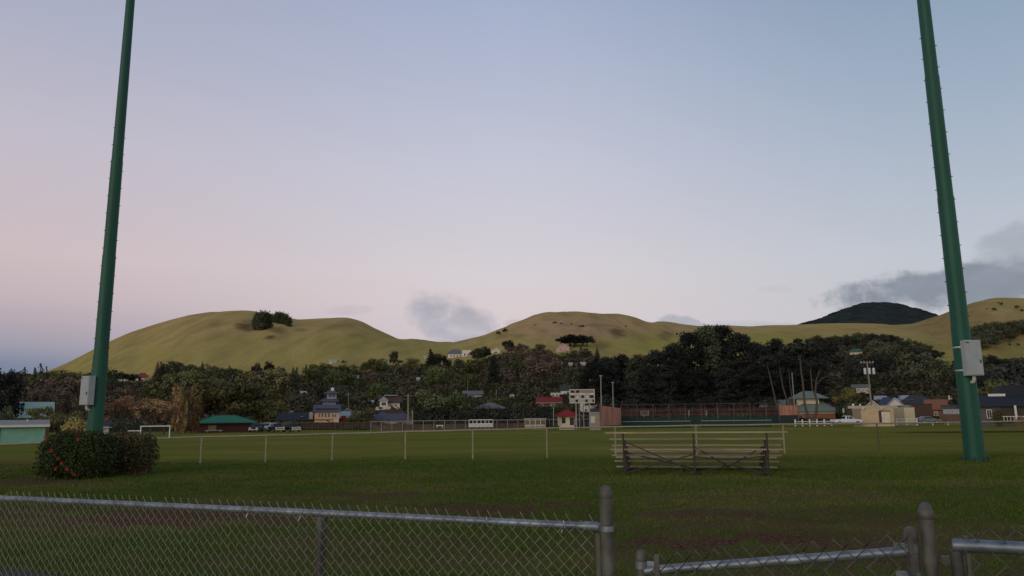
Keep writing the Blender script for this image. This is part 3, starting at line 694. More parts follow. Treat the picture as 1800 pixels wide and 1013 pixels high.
# ------------------------------------------------------------------ middle chain link fence across the lawn
PALE = mat('pale_weathered_pipe', (.27, .25, .17), .7, .0, var=.2, scale=5)
posts = [(-40, 782.5, 828), (90, 778, 824), (238, 772, 819), (355, 768, 815), (468.5, 765.5, 813), (585, 762.8, 809.5), (713, 759, 807.5), (831, 756, 806.5), (961, 753, 803.5), (1081, 750.5, 801), (1223, 748, 799.5), (1376, 746, 797), (1541, 744.5, 794.5), (1722, 741.8, 791), (1900, 738, 789)]
mf = empty('chain_link_fence', (0, 0, 0), 'long low pipe rail fence with thin posts crossing the lawn behind the bleacher', 'fence')
pr = []
for px, yr, ybm in posts:
    gx_, gy_ = ground_pt(px, ybm); top = P(px, yr, gy_); pr.append(top)
    if 1530 < px < 1550: mm = mat('rusty_dark_post', (.10, .09, .06), .8)
    else: mm = PALE
    MB().tube([(top.x, gy_, -.1), (top.x, gy_, top.z)], .032, n=10).build('post', mm, mf)
for i in range(len(pr) - 1):
    MB().tube([pr[i], pr[i] * .5 + pr[i + 1] * .5 - Vector((0, 0, .012)), pr[i + 1]], .034, n=10).build('top_rail', PALE, mf)
fab = MB()
for i in range(len(pr) - 1):
    a, b = pr[i], pr[i + 1]; chain(fab, (a.x, a.y - .04), (b.x, b.y - .04),   .11, .02, a.z, .02, b.z, r=.0015, barb=0)
fab.build('wire_mesh', mat('old_fence_wire', (.07, .065, .04), .9, .0, var=.2), mf)
# ------------------------------------------------------------------ buildings
def wallm(name, c, **k): return mat('wall_' + name, c, .9, spec=.08, var=k.pop('var', .12), scale=k.pop('scale', 1.5), **k)
def roofm(name, c, **k): return mat('roof_' + name, c, k.pop('rough', .8), spec=.06, var=k.pop('var', .14), scale=k.pop('scale', 2.5), stretch=k.pop('stretch', (4, .6, 1)), **k)
GLASS = mat('dark_window_glass', (.012, .014, .018), .12, var=.1, spec=.6)
TRIM = mat('white_trim', (.62, .6, .55), .7, var=.08)
DOORM = mat('door_paint', (.30, .22, .13), .7, var=.12)
class House: pass
def land_hit(px, py, d0=190, d1=900):
    d = ray(px, py)
    for Y in np.arange(d0, d1, 2.0):
        if EYE + d.z * Y <= tz(d.x * Y, Y): return float(Y)
    return 560.0
HOUSES = []
def house(name, label, cat, x0, x1, yb, ye, yt, Y, depth, roof='hip', wall=None, roofmat=None, wins=(), doors=(), over=.5, ridge=.35, yaw=0.0, trim=TRIM, thick=.14, fascia=None, group=None, face=1.0):
    """house whose front eave line spans photo columns x0..x1 at distance Y; yb/ye/yt are the rows of base, eave and roof top"""
    xm = (x0 + x1) / 2
    if Y > 230: Y = land_hit(xm, yb - .5)
    HOUSES.append((x0, x1, yt, yb, Y))
    a, b = P(x0, ye, Y), P(x1, ye, Y); w = (b.x - a.x)
    base = P(xm, yb, Y); ua = -math.atan(ray(xm, yb).x) * face; yaw += ua; w *= math.cos(ua); he = P(xm, ye, Y).z - base.z
    dback = depth * .5 if roof in ('hip', 'gx') else 0
    ht = P(xm, yt, Y + dback).z - base.z
    root = empty(name, base, label, cat, group, rz=yaw); h = House(); h.root = root; h.w = w; h.he = he; h.ht = ht
    tl = tz(base.x, Y); lo = min(0, tl - base.z) - .25; hi2 = tz(base.x, Y + depth) - base.z
    wb = MB(); W2 = w / 2 - over; y0, y1 = 0.0, depth
    wb.box((0, depth / 2, (lo + he) / 2), (2 * W2, depth, he - lo))
    if roof == 'gx':
        for s in (-1, 1): wb.prism([(y0 + .05, he - .02), (y1 - .05, he - .02), (depth / 2, ht - .12)], s * W2 - .06 + (.005 if s < 0 else -.005), s * W2 + .06 - (.005 if s > 0 else -.005), axis='x')
    if roof == 'gy':
        wb.prism([(-W2 + .05, he - .02), (W2 - .05, he - .02), (0, ht - .12)], .004, .12)
    h.wall = wb.build('wall', wall, root); recalc(h.wall)
    r = MB(); o = over; e = -o; f = depth + o; hw = w / 2; zl = he - .1
    if roof == 'hip':
        rl = hw * ridge; c = depth / 2
        top = [(-rl, c, ht), (rl, c, ht)]; ev = [(-hw, e, zl), (hw, e, zl), (hw, f, zl), (-hw, f, zl)]; lw = [(x, y, z - thick) for x, y, z in ev]
        r.quad(ev[0], ev[1], top[1], top[0]); r.quad(ev[2], ev[3], top[0], top[1]); r.quad(ev[1], ev[2], top[1]); r.quad(ev[3], ev[0], top[0])
        for i in range(4): r.quad(ev[i], lw[i], lw[(i + 1) % 4], ev[(i + 1) % 4])
        r.quad(*lw)
        rd = MB(); rd.beam((-rl, c, ht + .03), (rl, c, ht + .03), .25, .08)
        for q, t_ in ((ev[0], top[0]), (ev[1], top[1])): rd.beam(Vector(q) + Vector((0, 0, .05)), Vector(t_) + Vector((0, 0, .03)), .2, .07)
        h.roof = r.build('roof', roofmat, root); rd.build('ridge_cap', roofmat, h.roof)
    elif roof in ('gx', 'gy'):
        if roof == 'gx': tri = [(e, zl), (depth / 2, ht), (f, zl)]; a0, a1 = -hw, hw; ax = 'x'
        else: tri = [(-hw, zl), (0, ht), (hw, zl)]; a0, a1 = e, f; ax = 'y'
        poly = tri + [(tri[2][0], zl - thick), (tri[1][0], ht - thick * 1.3), (tri[0][0], zl - thick)]
        for s in (0, 1):
            pl = [poly[0], poly[1], poly[4], poly[5]] if s == 0 else [poly[1], poly[2], poly[3], poly[4]]
            r.prism(pl, a0, a1, axis=ax)
        h.roof = r.build('roof', roofmat, root)
        if fascia is not None:
            fm = MB()
            if roof == 'gy':
                for s in (-1, 1): fm.beam((s * hw, e - .03, zl - .04), (0, e - .03, ht - .06), .06, .2)
            else: fm.beam((-hw, e - .03, zl - .06), (hw, e - .03, zl - .06), .05, .2)
            fm.build('fascia', fascia, h.roof)
    elif roof == 'flat':
        r.box((0, depth / 2, (he + ht) / 2 + .001), (w, depth + 2 * o, max(ht - he, .12))); h.roof = r.build('roof', roofmat, root)
    recalc(h.roof)
    for (fx, fz, fw, fh) in wins: window(h, fx, fz, fw, fh, trim)
    for (fx, fw, fh) in doors:
        d = MB().box(((fx - .5) * 2 * W2, -.03, he * fh / 2), (fw * 2 * W2, .07, he * fh)).build('door', DOORM, root)
        MB().tube([((fx - .5) * 2 * W2 + fw * W2 * .7, -.1, he * fh * .48), ((fx - .5) * 2 * W2 + fw * W2 * .7, -.06, he * fh * .48)], .05, n=8).build('handle', TRIM, d)
    h.W2 = W2
    return h
def window(h, fx, fz, fw, fh, trim=TRIM, y=0.0):
    W2 = h.wall.bound_box[4][0]; x, z, w, hh = (fx - .5) * 2 * W2, fz * h.he, fw * 2 * W2, fh * h.he; t = min(.14, w * .12)
    m_ = MB()
    m_.box((x - w / 2 + t / 2, y - .035, z), (t, .08, hh)); m_.box((x + w / 2 - t / 2, y - .035, z), (t, .08, hh))
    m_.box((x, y - .035, z + hh / 2 - t / 2), (w - 2 * t, .08, t)); m_.box((x, y - .035, z - hh / 2 + t / 2), (w - 2 * t, .08, t)); m_.box((x, y - .035, z), (t * .6, .07, hh - 2 * t))
    f = m_.build('window', trim, h.root); MB().box((x, y - .01, z), (w - 2 * t, .03, hh - 2 * t)).build('pane', GLASS, f); return f
def part(h, name, m_, *boxes, parent=None):
    b = MB()
    for c, s in boxes: b.box(c, s)
    return b.build(name, m_, parent or h.root)
W_TAN = wallm('tan', (.62, .46, .27)); W_WHITE = wallm('white', (.62, .58, .54)); W_CREAM = wallm('cream', (.58, .52, .40)); W_GREY = wallm('grey', (.30, .30, .31)); W_MAROON = wallm('maroon', (.085, .042, .036), scale=3, stretch=(6, 6, .4))
W_MINT = wallm('mint', (.20, .40, .31)); W_BROWN = wallm('brown', (.13, .085, .06)); W_BRICK = wallm('redbrown', (.24, .11, .065)); W_BLUEG = wallm('bluegrey', (.26, .29, .38)); W_DARK = wallm('dark', (.06, .05, .045))
R_GREEN = roofm('green', (.035, .165, .105), rough=.8); R_SAGE = roofm('sage', (.16, .20, .165), rough=.9); R_MINT = roofm('mint', (.30, .42, .35), rough=.9); R_RED = roofm('red', (.22, .032, .03), rough=.8); R_DARK = roofm('dark', (.05, .055, .058)); R_GREY = roofm('grey', (.14, .145, .14), rough=.85); R_LGREY = roofm('lightgrey', (.32, .34, .36))
R_NAVY = roofm('navy', (.032, .036, .046), rough=.8); R_TERRA = roofm('terracotta', (.25, .105, .065)); R_PURP = roofm('slate', (.095, .095, .125), rough=.8); R_BROWN = roofm('brown', (.09, .055, .045)); R_BLUE = roofm('blue', (.06, .072, .115), rough=.8)
SOLAR = mat('solar_panel', (.075, .075, .15), .25, .2, var=.25, scale=1.5, spec=.6)

h = house('shed', 'small mint green shed with pale metal roof at the left field edge', 'shed', -40, 86, 780, 746, 738.5, 66, 3.2, 'gx', W_MINT, roofm('shedgrey', (.25, .25, .235)), over=.32, fascia=TRIM, thick=.1)
part(h, 'corner_post', TRIM, ((-h.W2 + .72, -.06, h.he / 2), (.09, .09, h.he)))
part(h, 'side_panel', wallm('deepmint', (.05, .13, .12)), ((-h.W2 + 1.05, -.02, h.he / 2 - .04), (.5, .05, h.he - .1)))
MB().tube([(.9, 1.0, h.ht - .25), (.9, 1.0, h.ht + .06)], .05, n=8).build('vent_pipe', TRIM, h.root)
h = house('hall', 'long building with pale mint metal roof behind the small mint shed', 'building', -60, 96, 752, 733, 707, 122, 9, 'gx', W_BROWN, R_MINT, over=.6)
h = house('bungalow', 'grey roofed bungalow with white gable trim just right of the left light pole', 'house', 150, 196, 762, 750, 738, 150, 8, 'gx', W_WHITE, R_DARK, wins=[(.6, .5, .3, .5)], fascia=TRIM)
h = house('pavilion', 'low maroon pavilion with bright green hip roof beside the parked cars', 'pavilion', 338, 452, 758, 742, 730.5, 152, 10, 'hip', W_MAROON, R_GREEN, over=1.0, ridge=.3)
part(h, 'shutter', mat('tan_shutter', (.26, .18, .12), .8, stretch=(1, 1, 9)), ((-h.W2 * .46, -.05, .62), (1.5, .1, 1.2)))
part(h, 'bench', mat('grey_bench', (.4, .36, .32), .8), ((-h.W2 * .4, -.9, .16), (3.3, .4, .14)), ((-h.W2 * .4 - 1.2, -.9, .0), (.2, .34, .2)), ((-h.W2 * .4 + 1.2, -.9, .0), (.2, .34, .2)))
h = house('long_house', 'long low house with dark grey roof between the parked pickups and yellow house', 'house', 482, 556, 748, 738, 725.5, 186, 9, 'gx', W_BRICK, R_DARK, over=.6, wins=[(.25, .5, .1, .5)])
part(h, 'skylight', W_WHITE, ((1.5, 1.2, h.he + .7), (.7, .7, .12)))
part(h, 'dormer', W_CREAM, ((3.7, .7, h.he + .75), (.95, 1.4, 1.4)))
hd = MB().prism([(3.1, h.he + 1.4), (4.3, h.he + 1.4), (3.7, h.he + 1.95)], -.1, 1.5).build('dormer_roof', TRIM, h.root)
h = house('roof_house', 'small house with sage roof peeking over the long dark roof', 'house', 498, 522, 735, 729, 722, 215, 6, 'hip', W_GREY, R_LGREY, over=.4)
# yellow house
h = house('yellow_house', 'two storey yellow stucco house with red belt course and solar panel roof', 'house', 549, 599, 752.5, 723, 711.5, 184, 8, 'gx', W_TAN, R_PURP, over=.45,
          wins=[(.2, .77, .07, .24), (.32, .77, .08, .26), (.45, .76, .085, .27), (.575, .76, .085, .27), (.73, .74, .07, .2), (.83, .74, .07, .2), (.22, .2, .09, .14), (.36, .2, .09, .14), (.62, .24, .07, .3), (.74, .24, .08, .34)])
part(h, 'belt_course', mat('red_band', (.42, .13, .07), .8), ((0, -.03, h.he * .5), (2 * h.W2 + .02, .1, .3)))
part(h, 'solar_array', SOLAR, *[(((i - 2.5) * .95 - .1, 1.25, h.he + .66), (.9, 1.2, .06)) for i in range(6)])
part(h, 'garage_door', W_WHITE, ((h.W2 * .76, -.04, 1.05), (1.15, .1, 2.1)))
part(h, 'porch_wall', W_CREAM, ((h.W2 * .2, -.55, .45), (1.6, .2, .9)))
h = house('turret_house', 'blue grey stepped turret house rising behind the yellow house', 'house', 562, 595, 716, 705, 699.5, 205, 7, 'hip', W_BLUEG, R_PURP, over=.7, ridge=.5, wins=[(.3, .5, .2, .55), (.75, .5, .2, .55)])
t2 = part(h, 'upper_storey', W_BLUEG, ((.6, 3.5, h.ht + .3), (2.6, 2.6, 1.8)))
part(h, 'window', GLASS, ((.15, 2.17, h.ht + .55), (.7, .06, .6)), ((1.15, 2.17, h.ht + .55), (.7, .06, .6)), parent=t2)
MB().tube([(.6, 3.5, h.ht + 1.15), (.6, 3.5, h.ht + 1.2), (.6, 3.5, h.ht + 2.0)], [2.4, 2.4, .5], n=8, smooth=False).build('turret_roof', R_PURP, h.root)
MB().tube([(.8, 3.5, h.ht + 1.7), (.8, 3.5, h.ht + 2.5), (.8, 3.5, h.ht + 2.9)], [.55, .5, .1], n=10).build('cupola', W_WHITE, h.root)
h = house('blue_cottage', 'pale blue grey cottage with low roofs right of the yellow house', 'cottage', 596, 634, 742, 733, 723, 196, 8, 'gx', W_GREY, roofm('paleblue', (.24, .29, .31)), over=.5, fascia=TRIM)
part(h, 'red_awning', mat('red_canvas', (.33, .02, .04), .8), ((-h.W2 * .72, -.5, h.he * .85), (1.3, .9, 1.0)))
h2 = house('cottage', 'second pale roofed cottage half hidden behind the blue grey one', 'cottage', 600, 622, 730, 724.5, 718, 214, 6, 'gy', W_GREY, R_LGREY, over=.3, fascia=TRIM)
# white house on the rise
h = house('hillside_house', 'white house with brown roof and balcony above the solar roofed house', 'house', 664, 706, 720, 707, 696, 252, 8, 'gx', W_WHITE, R_BROWN, over=.6, wins=[(.55, .5, .1, .45), (.8, .5, .12, .45)])
g = part(h, 'gable_wing', W_WHITE, ((-h.W2 * .6, -.8, h.he * .6), (2.4, 1.6, h.he * 1.2)))
MB().prism([(-h.W2 * .6 - 1.7, h.he * 1.15), (-h.W2 * .6, h.he * 1.75), (-h.W2 * .6 + 1.7, h.he * 1.15)], -1.9, 2.5).build('gable_roof', R_LGREY, g)
part(h, 'window', GLASS, ((-h.W2 * .6, -1.62, h.he * .75), (1.3, .06, .9)), parent=g)
part(h, 'balcony_wall', W_CREAM, ((-h.W2 * .3, -2.0, .3), (7.0, .2, 1.0)))
part(h, 'roof_ridge', R_LGREY, ((h.W2 * .1, 4.0, h.ht + .1), (4.2, 2.2, .3)))
h = house('solar_house', 'low house with wide blue solar panel roof behind the outfield fence', 'house', 648, 728, 749, 737, 723.5, 178, 10, 'hip', W_GREY, R_PURP, over=.6, ridge=.45)
part(h, 'clerestory', R_BROWN, ((.3, 5, h.ht + .1), (3.6, 2, .8)))
sl = MB()
for i in range(8): sl.beam((-3.8 + i * .98, .6, h.he + .22), (-3.8 + i * .98, 3.2, h.he + 1.02), .9, .06)
sl.build('solar_array', SOLAR, h.root)
part(h, 'verandah_rail', W_WHITE, ((-1.0, -.8, h.he * .45), (5.5, .08, .12)))
house('hip_house', 'grey hip roof rising above the dark hedge behind the white bleachers', 'house', 831, 892, 728, 717.5, 707.5, 212, 9, 'hip', W_DARK, R_GREY, over=.6, ridge=.1)
house('ridge_house', 'brownish grey roofed house high in the trees above the grey hip roof', 'house', 812, 850, 700, 693, 687, 300, 8, 'gx', W_GREY, R_GREY, over=.5, wins=[(.3, .5, .1, .4), (.7, .5, .1, .4)])
house('red_roof_house', 'long red metal roofed house left of the scoreboard', 'house', 942, 989, 716, 707.5, 698, 236, 8, 'gx', W_BROWN, R_RED, over=.5, fascia=W_GREY, wins=[(.2, .5, .12, .45), (.65, .5, .2, .45)])
h = house('white_cottage', 'white cottage perched above the red metal roof', 'cottage', 966, 986, 700, 690, 687.5, 262, 6, 'flat', W_WHITE, R_DARK, over=.4, wins=[(.3, .5, .16, .5), (.7, .5, .18, .5)])
h = house('gable_house', 'dark roofed house with white gable ends left above the scoreboard', 'house', 984, 1004, 694, 686, 678, 280, 6, 'gx', W_WHITE, R_DARK, over=.2)
h = house('hill_cabin', 'small house with orange wall high left of the first thin light mast', 'cabin', 1036, 1056, 682, 672, 667, 330, 6, 'gx', wallm('orange', (.5, .28, .14)), R_LGREY, over=.6, wins=[(.3, .5, .16, .5), (.65, .5, .2, .5)])  # wall is one even orange colour
h = house('white_house', 'white house with dark openings behind the scoreboard legs', 'house', 1018, 1056, 730, 706, 702, 205, 7, 'gx', W_WHITE, R_DARK, over=.3, wins=[(.3, .75, .16, .2), (.62, .75, .16, .2), (.3, .35, .12, .22)])
h = house('concession_stand', 'cream concession stand with bright red hip roof under the scoreboard', 'kiosk', 976, 1017, 748, 730, 720.5, 142, 4, 'hip', W_CREAM, R_RED, over=.75, ridge=.12)
part(h, 'serving_hatch', GLASS, ((-.62, -.03, .95), (.7, .08, 1.1)))
part(h, 'dark_side', W_DARK, ((.95, -.04, .75), (.75, .1, 1.4)))
for x in (-1.6, 1.7): part(h, 'porch_post', TRIM, ((x, -.5, .8), (.14, .14, 1.7)))
h = house('block_hut', 'grey block hut with pale door beside the red slatted windscreen', 'hut', 1036, 1057, 750, 727, 724.5, 128, 3.2, 'flat', wallm('block', (.30, .28, .25)), W_GREY, over=.12)
part(h, 'door', W_CREAM, ((-.35, -.04, 1.15), (.75, .08, 1.15)))
part(h, 'roof_room', W_DARK, ((0, 1.9, h.ht + .3), (1.6, 1.8, .6)))

# right hand side
h = house('park_office', 'large sage green roofed park building behind the bare forked tree', 'building', 1392, 1476, 741, 722, 702, 182, 11, 'hip', W_BRICK, R_SAGE, over=.9, ridge=.15, wins=[(.15, .5, .08, .5)])
part(h, 'upper_wall', W_CREAM, ((0, -.02, h.he * .86), (2 * h.W2 + .05, .08, h.he * .26)))
part(h, 'upper_storey', W_CREAM, ((-1.5, 5.5, h.ht - .6), (5.2, 5, 1.8)))
r = MB(); zz = h.ht + .15
for a, b_, c_, d_ in (((-6.2, 1.8), (3.6, 1.8), (-.4, 5.5), (-2.6, 5.5)), ((3.6, 9.2), (-6.2, 9.2), (-2.6, 5.5), (-.4, 5.5))): r.quad((*a, zz), (*b_, zz), (*c_, zz + 1.9), (*d_, zz + 1.9))
r.quad((3.6, 1.8, zz), (3.6, 9.2, zz), (-.4, 5.5, zz + 1.9)); r.quad((-6.2, 9.2, zz), (-6.2, 1.8, zz), (-2.6, 5.5, zz + 1.9)); r.quad((-6.2, 1.8, zz - .01), (-6.2, 9.2, zz - .01), (3.6, 9.2, zz - .01), (3.6, 1.8, zz - .01))
r.build('upper_roof', R_SAGE, h.root)
h = house('park_annex', 'lower sage roofed annex with dark gable left of the park building', 'building', 1336, 1402, 741, 720, 703, 190, 9, 'gx', W_BROWN, R_SAGE, over=.8, wins=[(.5, .5, .1, .5), (.8, .5, .1, .5)])
part(h, 'dark_gable', W_DARK, ((-h.W2 * .78, -.5, h.he * .75), (1.8, .5, 1.4)))
house('red_kiosk', 'small house with bright red roof at the right end of the court fence', 'house', 1312, 1342, 735, 717, 704, 205, 7, 'hip', W_BRICK, R_RED, over=.7, ridge=.3)
house('red_cottage', 'cottage with orange red roof behind the sage roofed annex', 'cottage', 1346, 1396, 712, 700, 687, 232, 8, 'gx', W_CREAM, roofm('orange', (.30, .10, .06)), over=.5)
h = house('concession_building', 'beige flat roofed park building with wide overhang beside the white pickup', 'building', 1500, 1572, 744, 718, 713.5, 139, 6.5, 'flat', wallm('beige', (.50, .38, .24), scale=.8), wallm('paleroof', (.40, .36, .29)), over=.0)
h.roof.location = (0, 0, .02); h.roof.scale = (1.22, 1.22, 1)
part(h, 'dim_side_panel', wallm('dimtan', (.22, .18, .14)), ((-h.W2 * .8, -.04, h.he / 2), (h.W2 * .42, .1, h.he - .1)))  # panel added on the front, tan dimmed to stand for the side wall
part(h, 'doorway', W_DARK, ((h.W2 * .56, -.05, h.he * .42), (1.9, .1, h.he * .84)))
part(h, 'door', W_CREAM, ((h.W2 * .62, -.12, h.he * .39), (1.45, .08, h.he * .76)))
part(h, 'roof_beam', TRIM, ((-h.W2 * .45, -.5, h.he + .0), (.25, .9, .3)), ((h.W2 * .45, -.5, h.he + .0), (.25, .9, .3)))
part(h, 'roof_vent', TRIM, ((-h.W2 * .95, 2, h.ht + .25), (.4, .4, .35)), ((-h.W2 * .6, 2, h.ht + .2), (.25, .25, .3)))
h = house('container_shed', 'plain beige container shed to the right of the flat roofed park building', 'shed', 1570, 1610, 744, 717, 716, 150, 2.6, 'flat', wallm('olivebeige', (.30, .27, .19), stretch=(9, 9, .2)), W_GREY, over=.02)
part(h, 'lit_side_panel', wallm('litbeige', (.52, .46, .30), stretch=(9, 9, .2)), ((h.W2 * .52, -.05, h.he / 2), (h.W2 * .92, .12, h.he - .04)))  # paler front panel puts the box's lit side into the colour
house('gable_roof_house', 'small house with pale gable behind the flat beige park building', 'house', 1522, 1548, 728, 714, 704, 178, 6, 'gy', W_CREAM, R_LGREY, over=.4, fascia=TRIM)
h = house('blue_house', 'blue roofed house with white front gable behind the utility pole', 'house', 1542, 1584, 724, 712, 699, 200, 8, 'hip', W_GREY, R_BLUE, over=.5, ridge=.4)
g = MB().prism([(-.2, h.he - .2), (3.4, h.he - .2), (1.6, h.he + 1.5)], -1.2, 2).build('front_gable', W_WHITE, h.root)
MB().prism([(-.5, h.he - .25), (1.6, h.he + 1.75), (3.7, h.he - .25), (3.7, h.he - .1), (1.6, h.he + 1.95), (-.5, h.he - .1)], -1.3, 2.1).build('gable_roof', TRIM, g)
h = house('wide_roof_house', 'wide dark roofed house behind the beige container shed', 'house', 1578, 1648, 724, 709, 695, 206, 10, 'hip', W_GREY, R_DARK, over=.6, ridge=.3, wins=[(.2, .5, .1, .5), (.72, .55, .18, .6)])
part(h, 'solar_array', SOLAR, ((-2.2, 2.0, h.he + .95), (3.0, 1.4, .1)))
house('long_grey_roof', 'long pale grey roof high behind the blue roofed house', 'house', 1536, 1610, 706, 701, 695.5, 245, 8, 'gx', W_GREY, R_LGREY, over=.5)
h = house('terracotta_house', 'brick house with terracotta roof and white chimney left of the right light pole', 'house', 1626, 1700, 736, 719, 702, 186, 9, 'gx', W_BRICK, R_TERRA, over=.5, wins=[(.25, .5, .1, .5)])
part(h, 'chimney', W_WHITE, ((h.W2 * .35, 4.0, h.ht + .1), (.8, .7, 1.6)))
h = house('carport', 'pale walled carport in front of the terracotta roof', 'carport', 1656, 1704, 742, 716, 712, 160, 5, 'gx', wallm('palegrey', (.32, .33, .37)), R_DARK, over=.4, wins=[(.25, .75, .08, .3), (.4, .75, .08, .3)])
part(h, 'board_fence', W_BROWN, ((0, -1.0, h.he * .27), (2 * h.W2 + 1.6, .1, h.he * .54)))
h = house('brown_house', 'dark brown walled house between the container shed and terracotta house', 'house', 1604, 1642, 742, 712, 710, 170, 5, 'flat', wallm('darkbrown', (.085, .05, .04)), R_DARK, over=.1)
h = house('verandah_house', 'long verandah house with navy roof at the right edge behind the light pole', 'house', 1708, 1850, 743, 712, 693, 118, 11, 'hip', wallm('dimgrey', (.10, .095, .095)), R_NAVY, over=.6, ridge=.6, face=.7, wins=[(.22, .5, .07, .5)])
part(h, 'verandah_shade_panel', W_DARK, ((h.W2 * .35, -.03, h.he * .5), (h.W2 * 1.2, .1, h.he * .96)))  # flat dark panel stands in for the shade under the verandah
for x in (.1, .85): part(h, 'verandah_post', TRIM, ((h.W2 * x, -.7, h.he * .48), (.28, .28, h.he * .98)))
rl = MB()
for i in range(14): rl.box((-1.6 + i * .45, -.75, .55), (.07, .06, .75))
rl.box((1.33, -.75, .95), (6.2, .09, .1)); rl.box((1.33, -.75, .2), (6.2, .09, .1)); rl.build('railing', TRIM, h.root)
rr_ = MB(); zz = h.ht - .7
rr_.prism([(-1.6, zz), (9.2, zz), (7.8, zz + 2.1), (.2, zz + 2.1)], 4.6, 9.5); rr_.build('upper_roof', R_NAVY, h.root)
part(h, 'gable_vent', TRIM, ((-.9, 4.4, h.ht - .15), (2.4, .3, .4)))
# houses scattered through the wood
house('ridge_villa', 'large white villa with grey hip roof on the saddle between the grassy hills', 'villa', 786, 816, 630, 622, 614.5, 540, 12, 'hip', W_WHITE, R_GREY, over=.6, ridge=.4, wins=[(.2, .5, .1, .5), (.4, .5, .1, .5), (.6, .5, .1, .5), (.8, .5, .1, .5)])
house('villa_annex', 'white flat roofed annex right beside the ridge villa', 'house', 812, 828, 628, 619, 616, 545, 8, 'flat', W_WHITE, W_WHITE, over=.1, wins=[(.3, .5, .2, .5), (.7, .5, .2, .5)])
house('gable_cottage', 'small cream gabled cottage at the foot of the middle hill', 'cottage', 862, 881, 623, 616, 611, 545, 8, 'gy', W_CREAM, R_GREY, over=.5, fascia=TRIM, wins=[(.5, .45, .3, .5)])
h = house('pink_house', 'pinkish gabled house under the dark flat topped pine on the middle hill', 'house', 976, 1003, 619, 611, 603.5, 560, 9, 'gy', wallm('pink', (.46, .32, .27)), R_LGREY, over=.6, fascia=W_CREAM, wins=[(.35, .5, .1, .5), (.65, .5, .1, .5)])
house('red_villa', 'red roofed house with pale wall at the foot of the left hill', 'villa', 236, 264, 669, 664, 656, 545, 9, 'hip', W_WHITE, roofm('dullred', (.20, .055, .05)), over=.5, ridge=.3, wins=[(.3, .5, .15, .5), (.7, .5, .15, .5)])
house('low_white_house', 'low white house beside dark pines left of the red villa', 'house', 206, 226, 671, 666, 662, 545, 8, 'gx', W_WHITE, R_DARK, over=.4)
house('green_roof_house', 'house with dull green roof deep in the wood below the far dark hill', 'house', 1492, 1518, 624, 618.5, 613, 520, 9, 'hip', W_CREAM, roofm('dullgreen', (.06, .11, .09)), over=.6, ridge=.4)
house('tree_house', 'pale house showing its balcony behind the yellow leaved tree', 'house', 1497, 1532, 692, 680, 676, 262, 7, 'gx', wallm('palecream', (.52, .46, .38)), R_GREY, over=.4, wins=[(.3, .5, .14, .4), (.62, .5, .14, .4), (.85, .5, .1, .4)])
for (x, y, w, D, lb) in [(1025, 640, 12, 430, 'bright white'), (1003, 641, 9, 440, 'cream'), (985, 640, 9, 445, 'dull white'), (1041, 644, 8, 420, 'gleaming white'), (585, 636, 18, 530, 'white walled'), (681, 638, 9, 545, 'tiny white'), (748, 629, 9, 555, 'little white'), (625, 663, 16, 400, 'grey green roofed'), (1658, 636, 8, 480, 'pale'), (533, 691, 14, 260, 'long pale'), (900, 697, 10, 250, 'glossy white'), (735, 667, 9, 330, 'cream and red'), (655, 707, 6, 240, 'small round white')]:
    house('distant_house', f'{lb} house wall glimpsed among the hillside trees', 'house', x - w * .42, x + w * .42, y + 3, y - .5, y - 3.5, D, 6, 'gx', W_WHITE if 'cream' not in lb else W_CREAM, R_LGREY if lb != 'grey green roofed' else R_SAGE, over=.4, wins=[(.5, .5, .2, .5)])

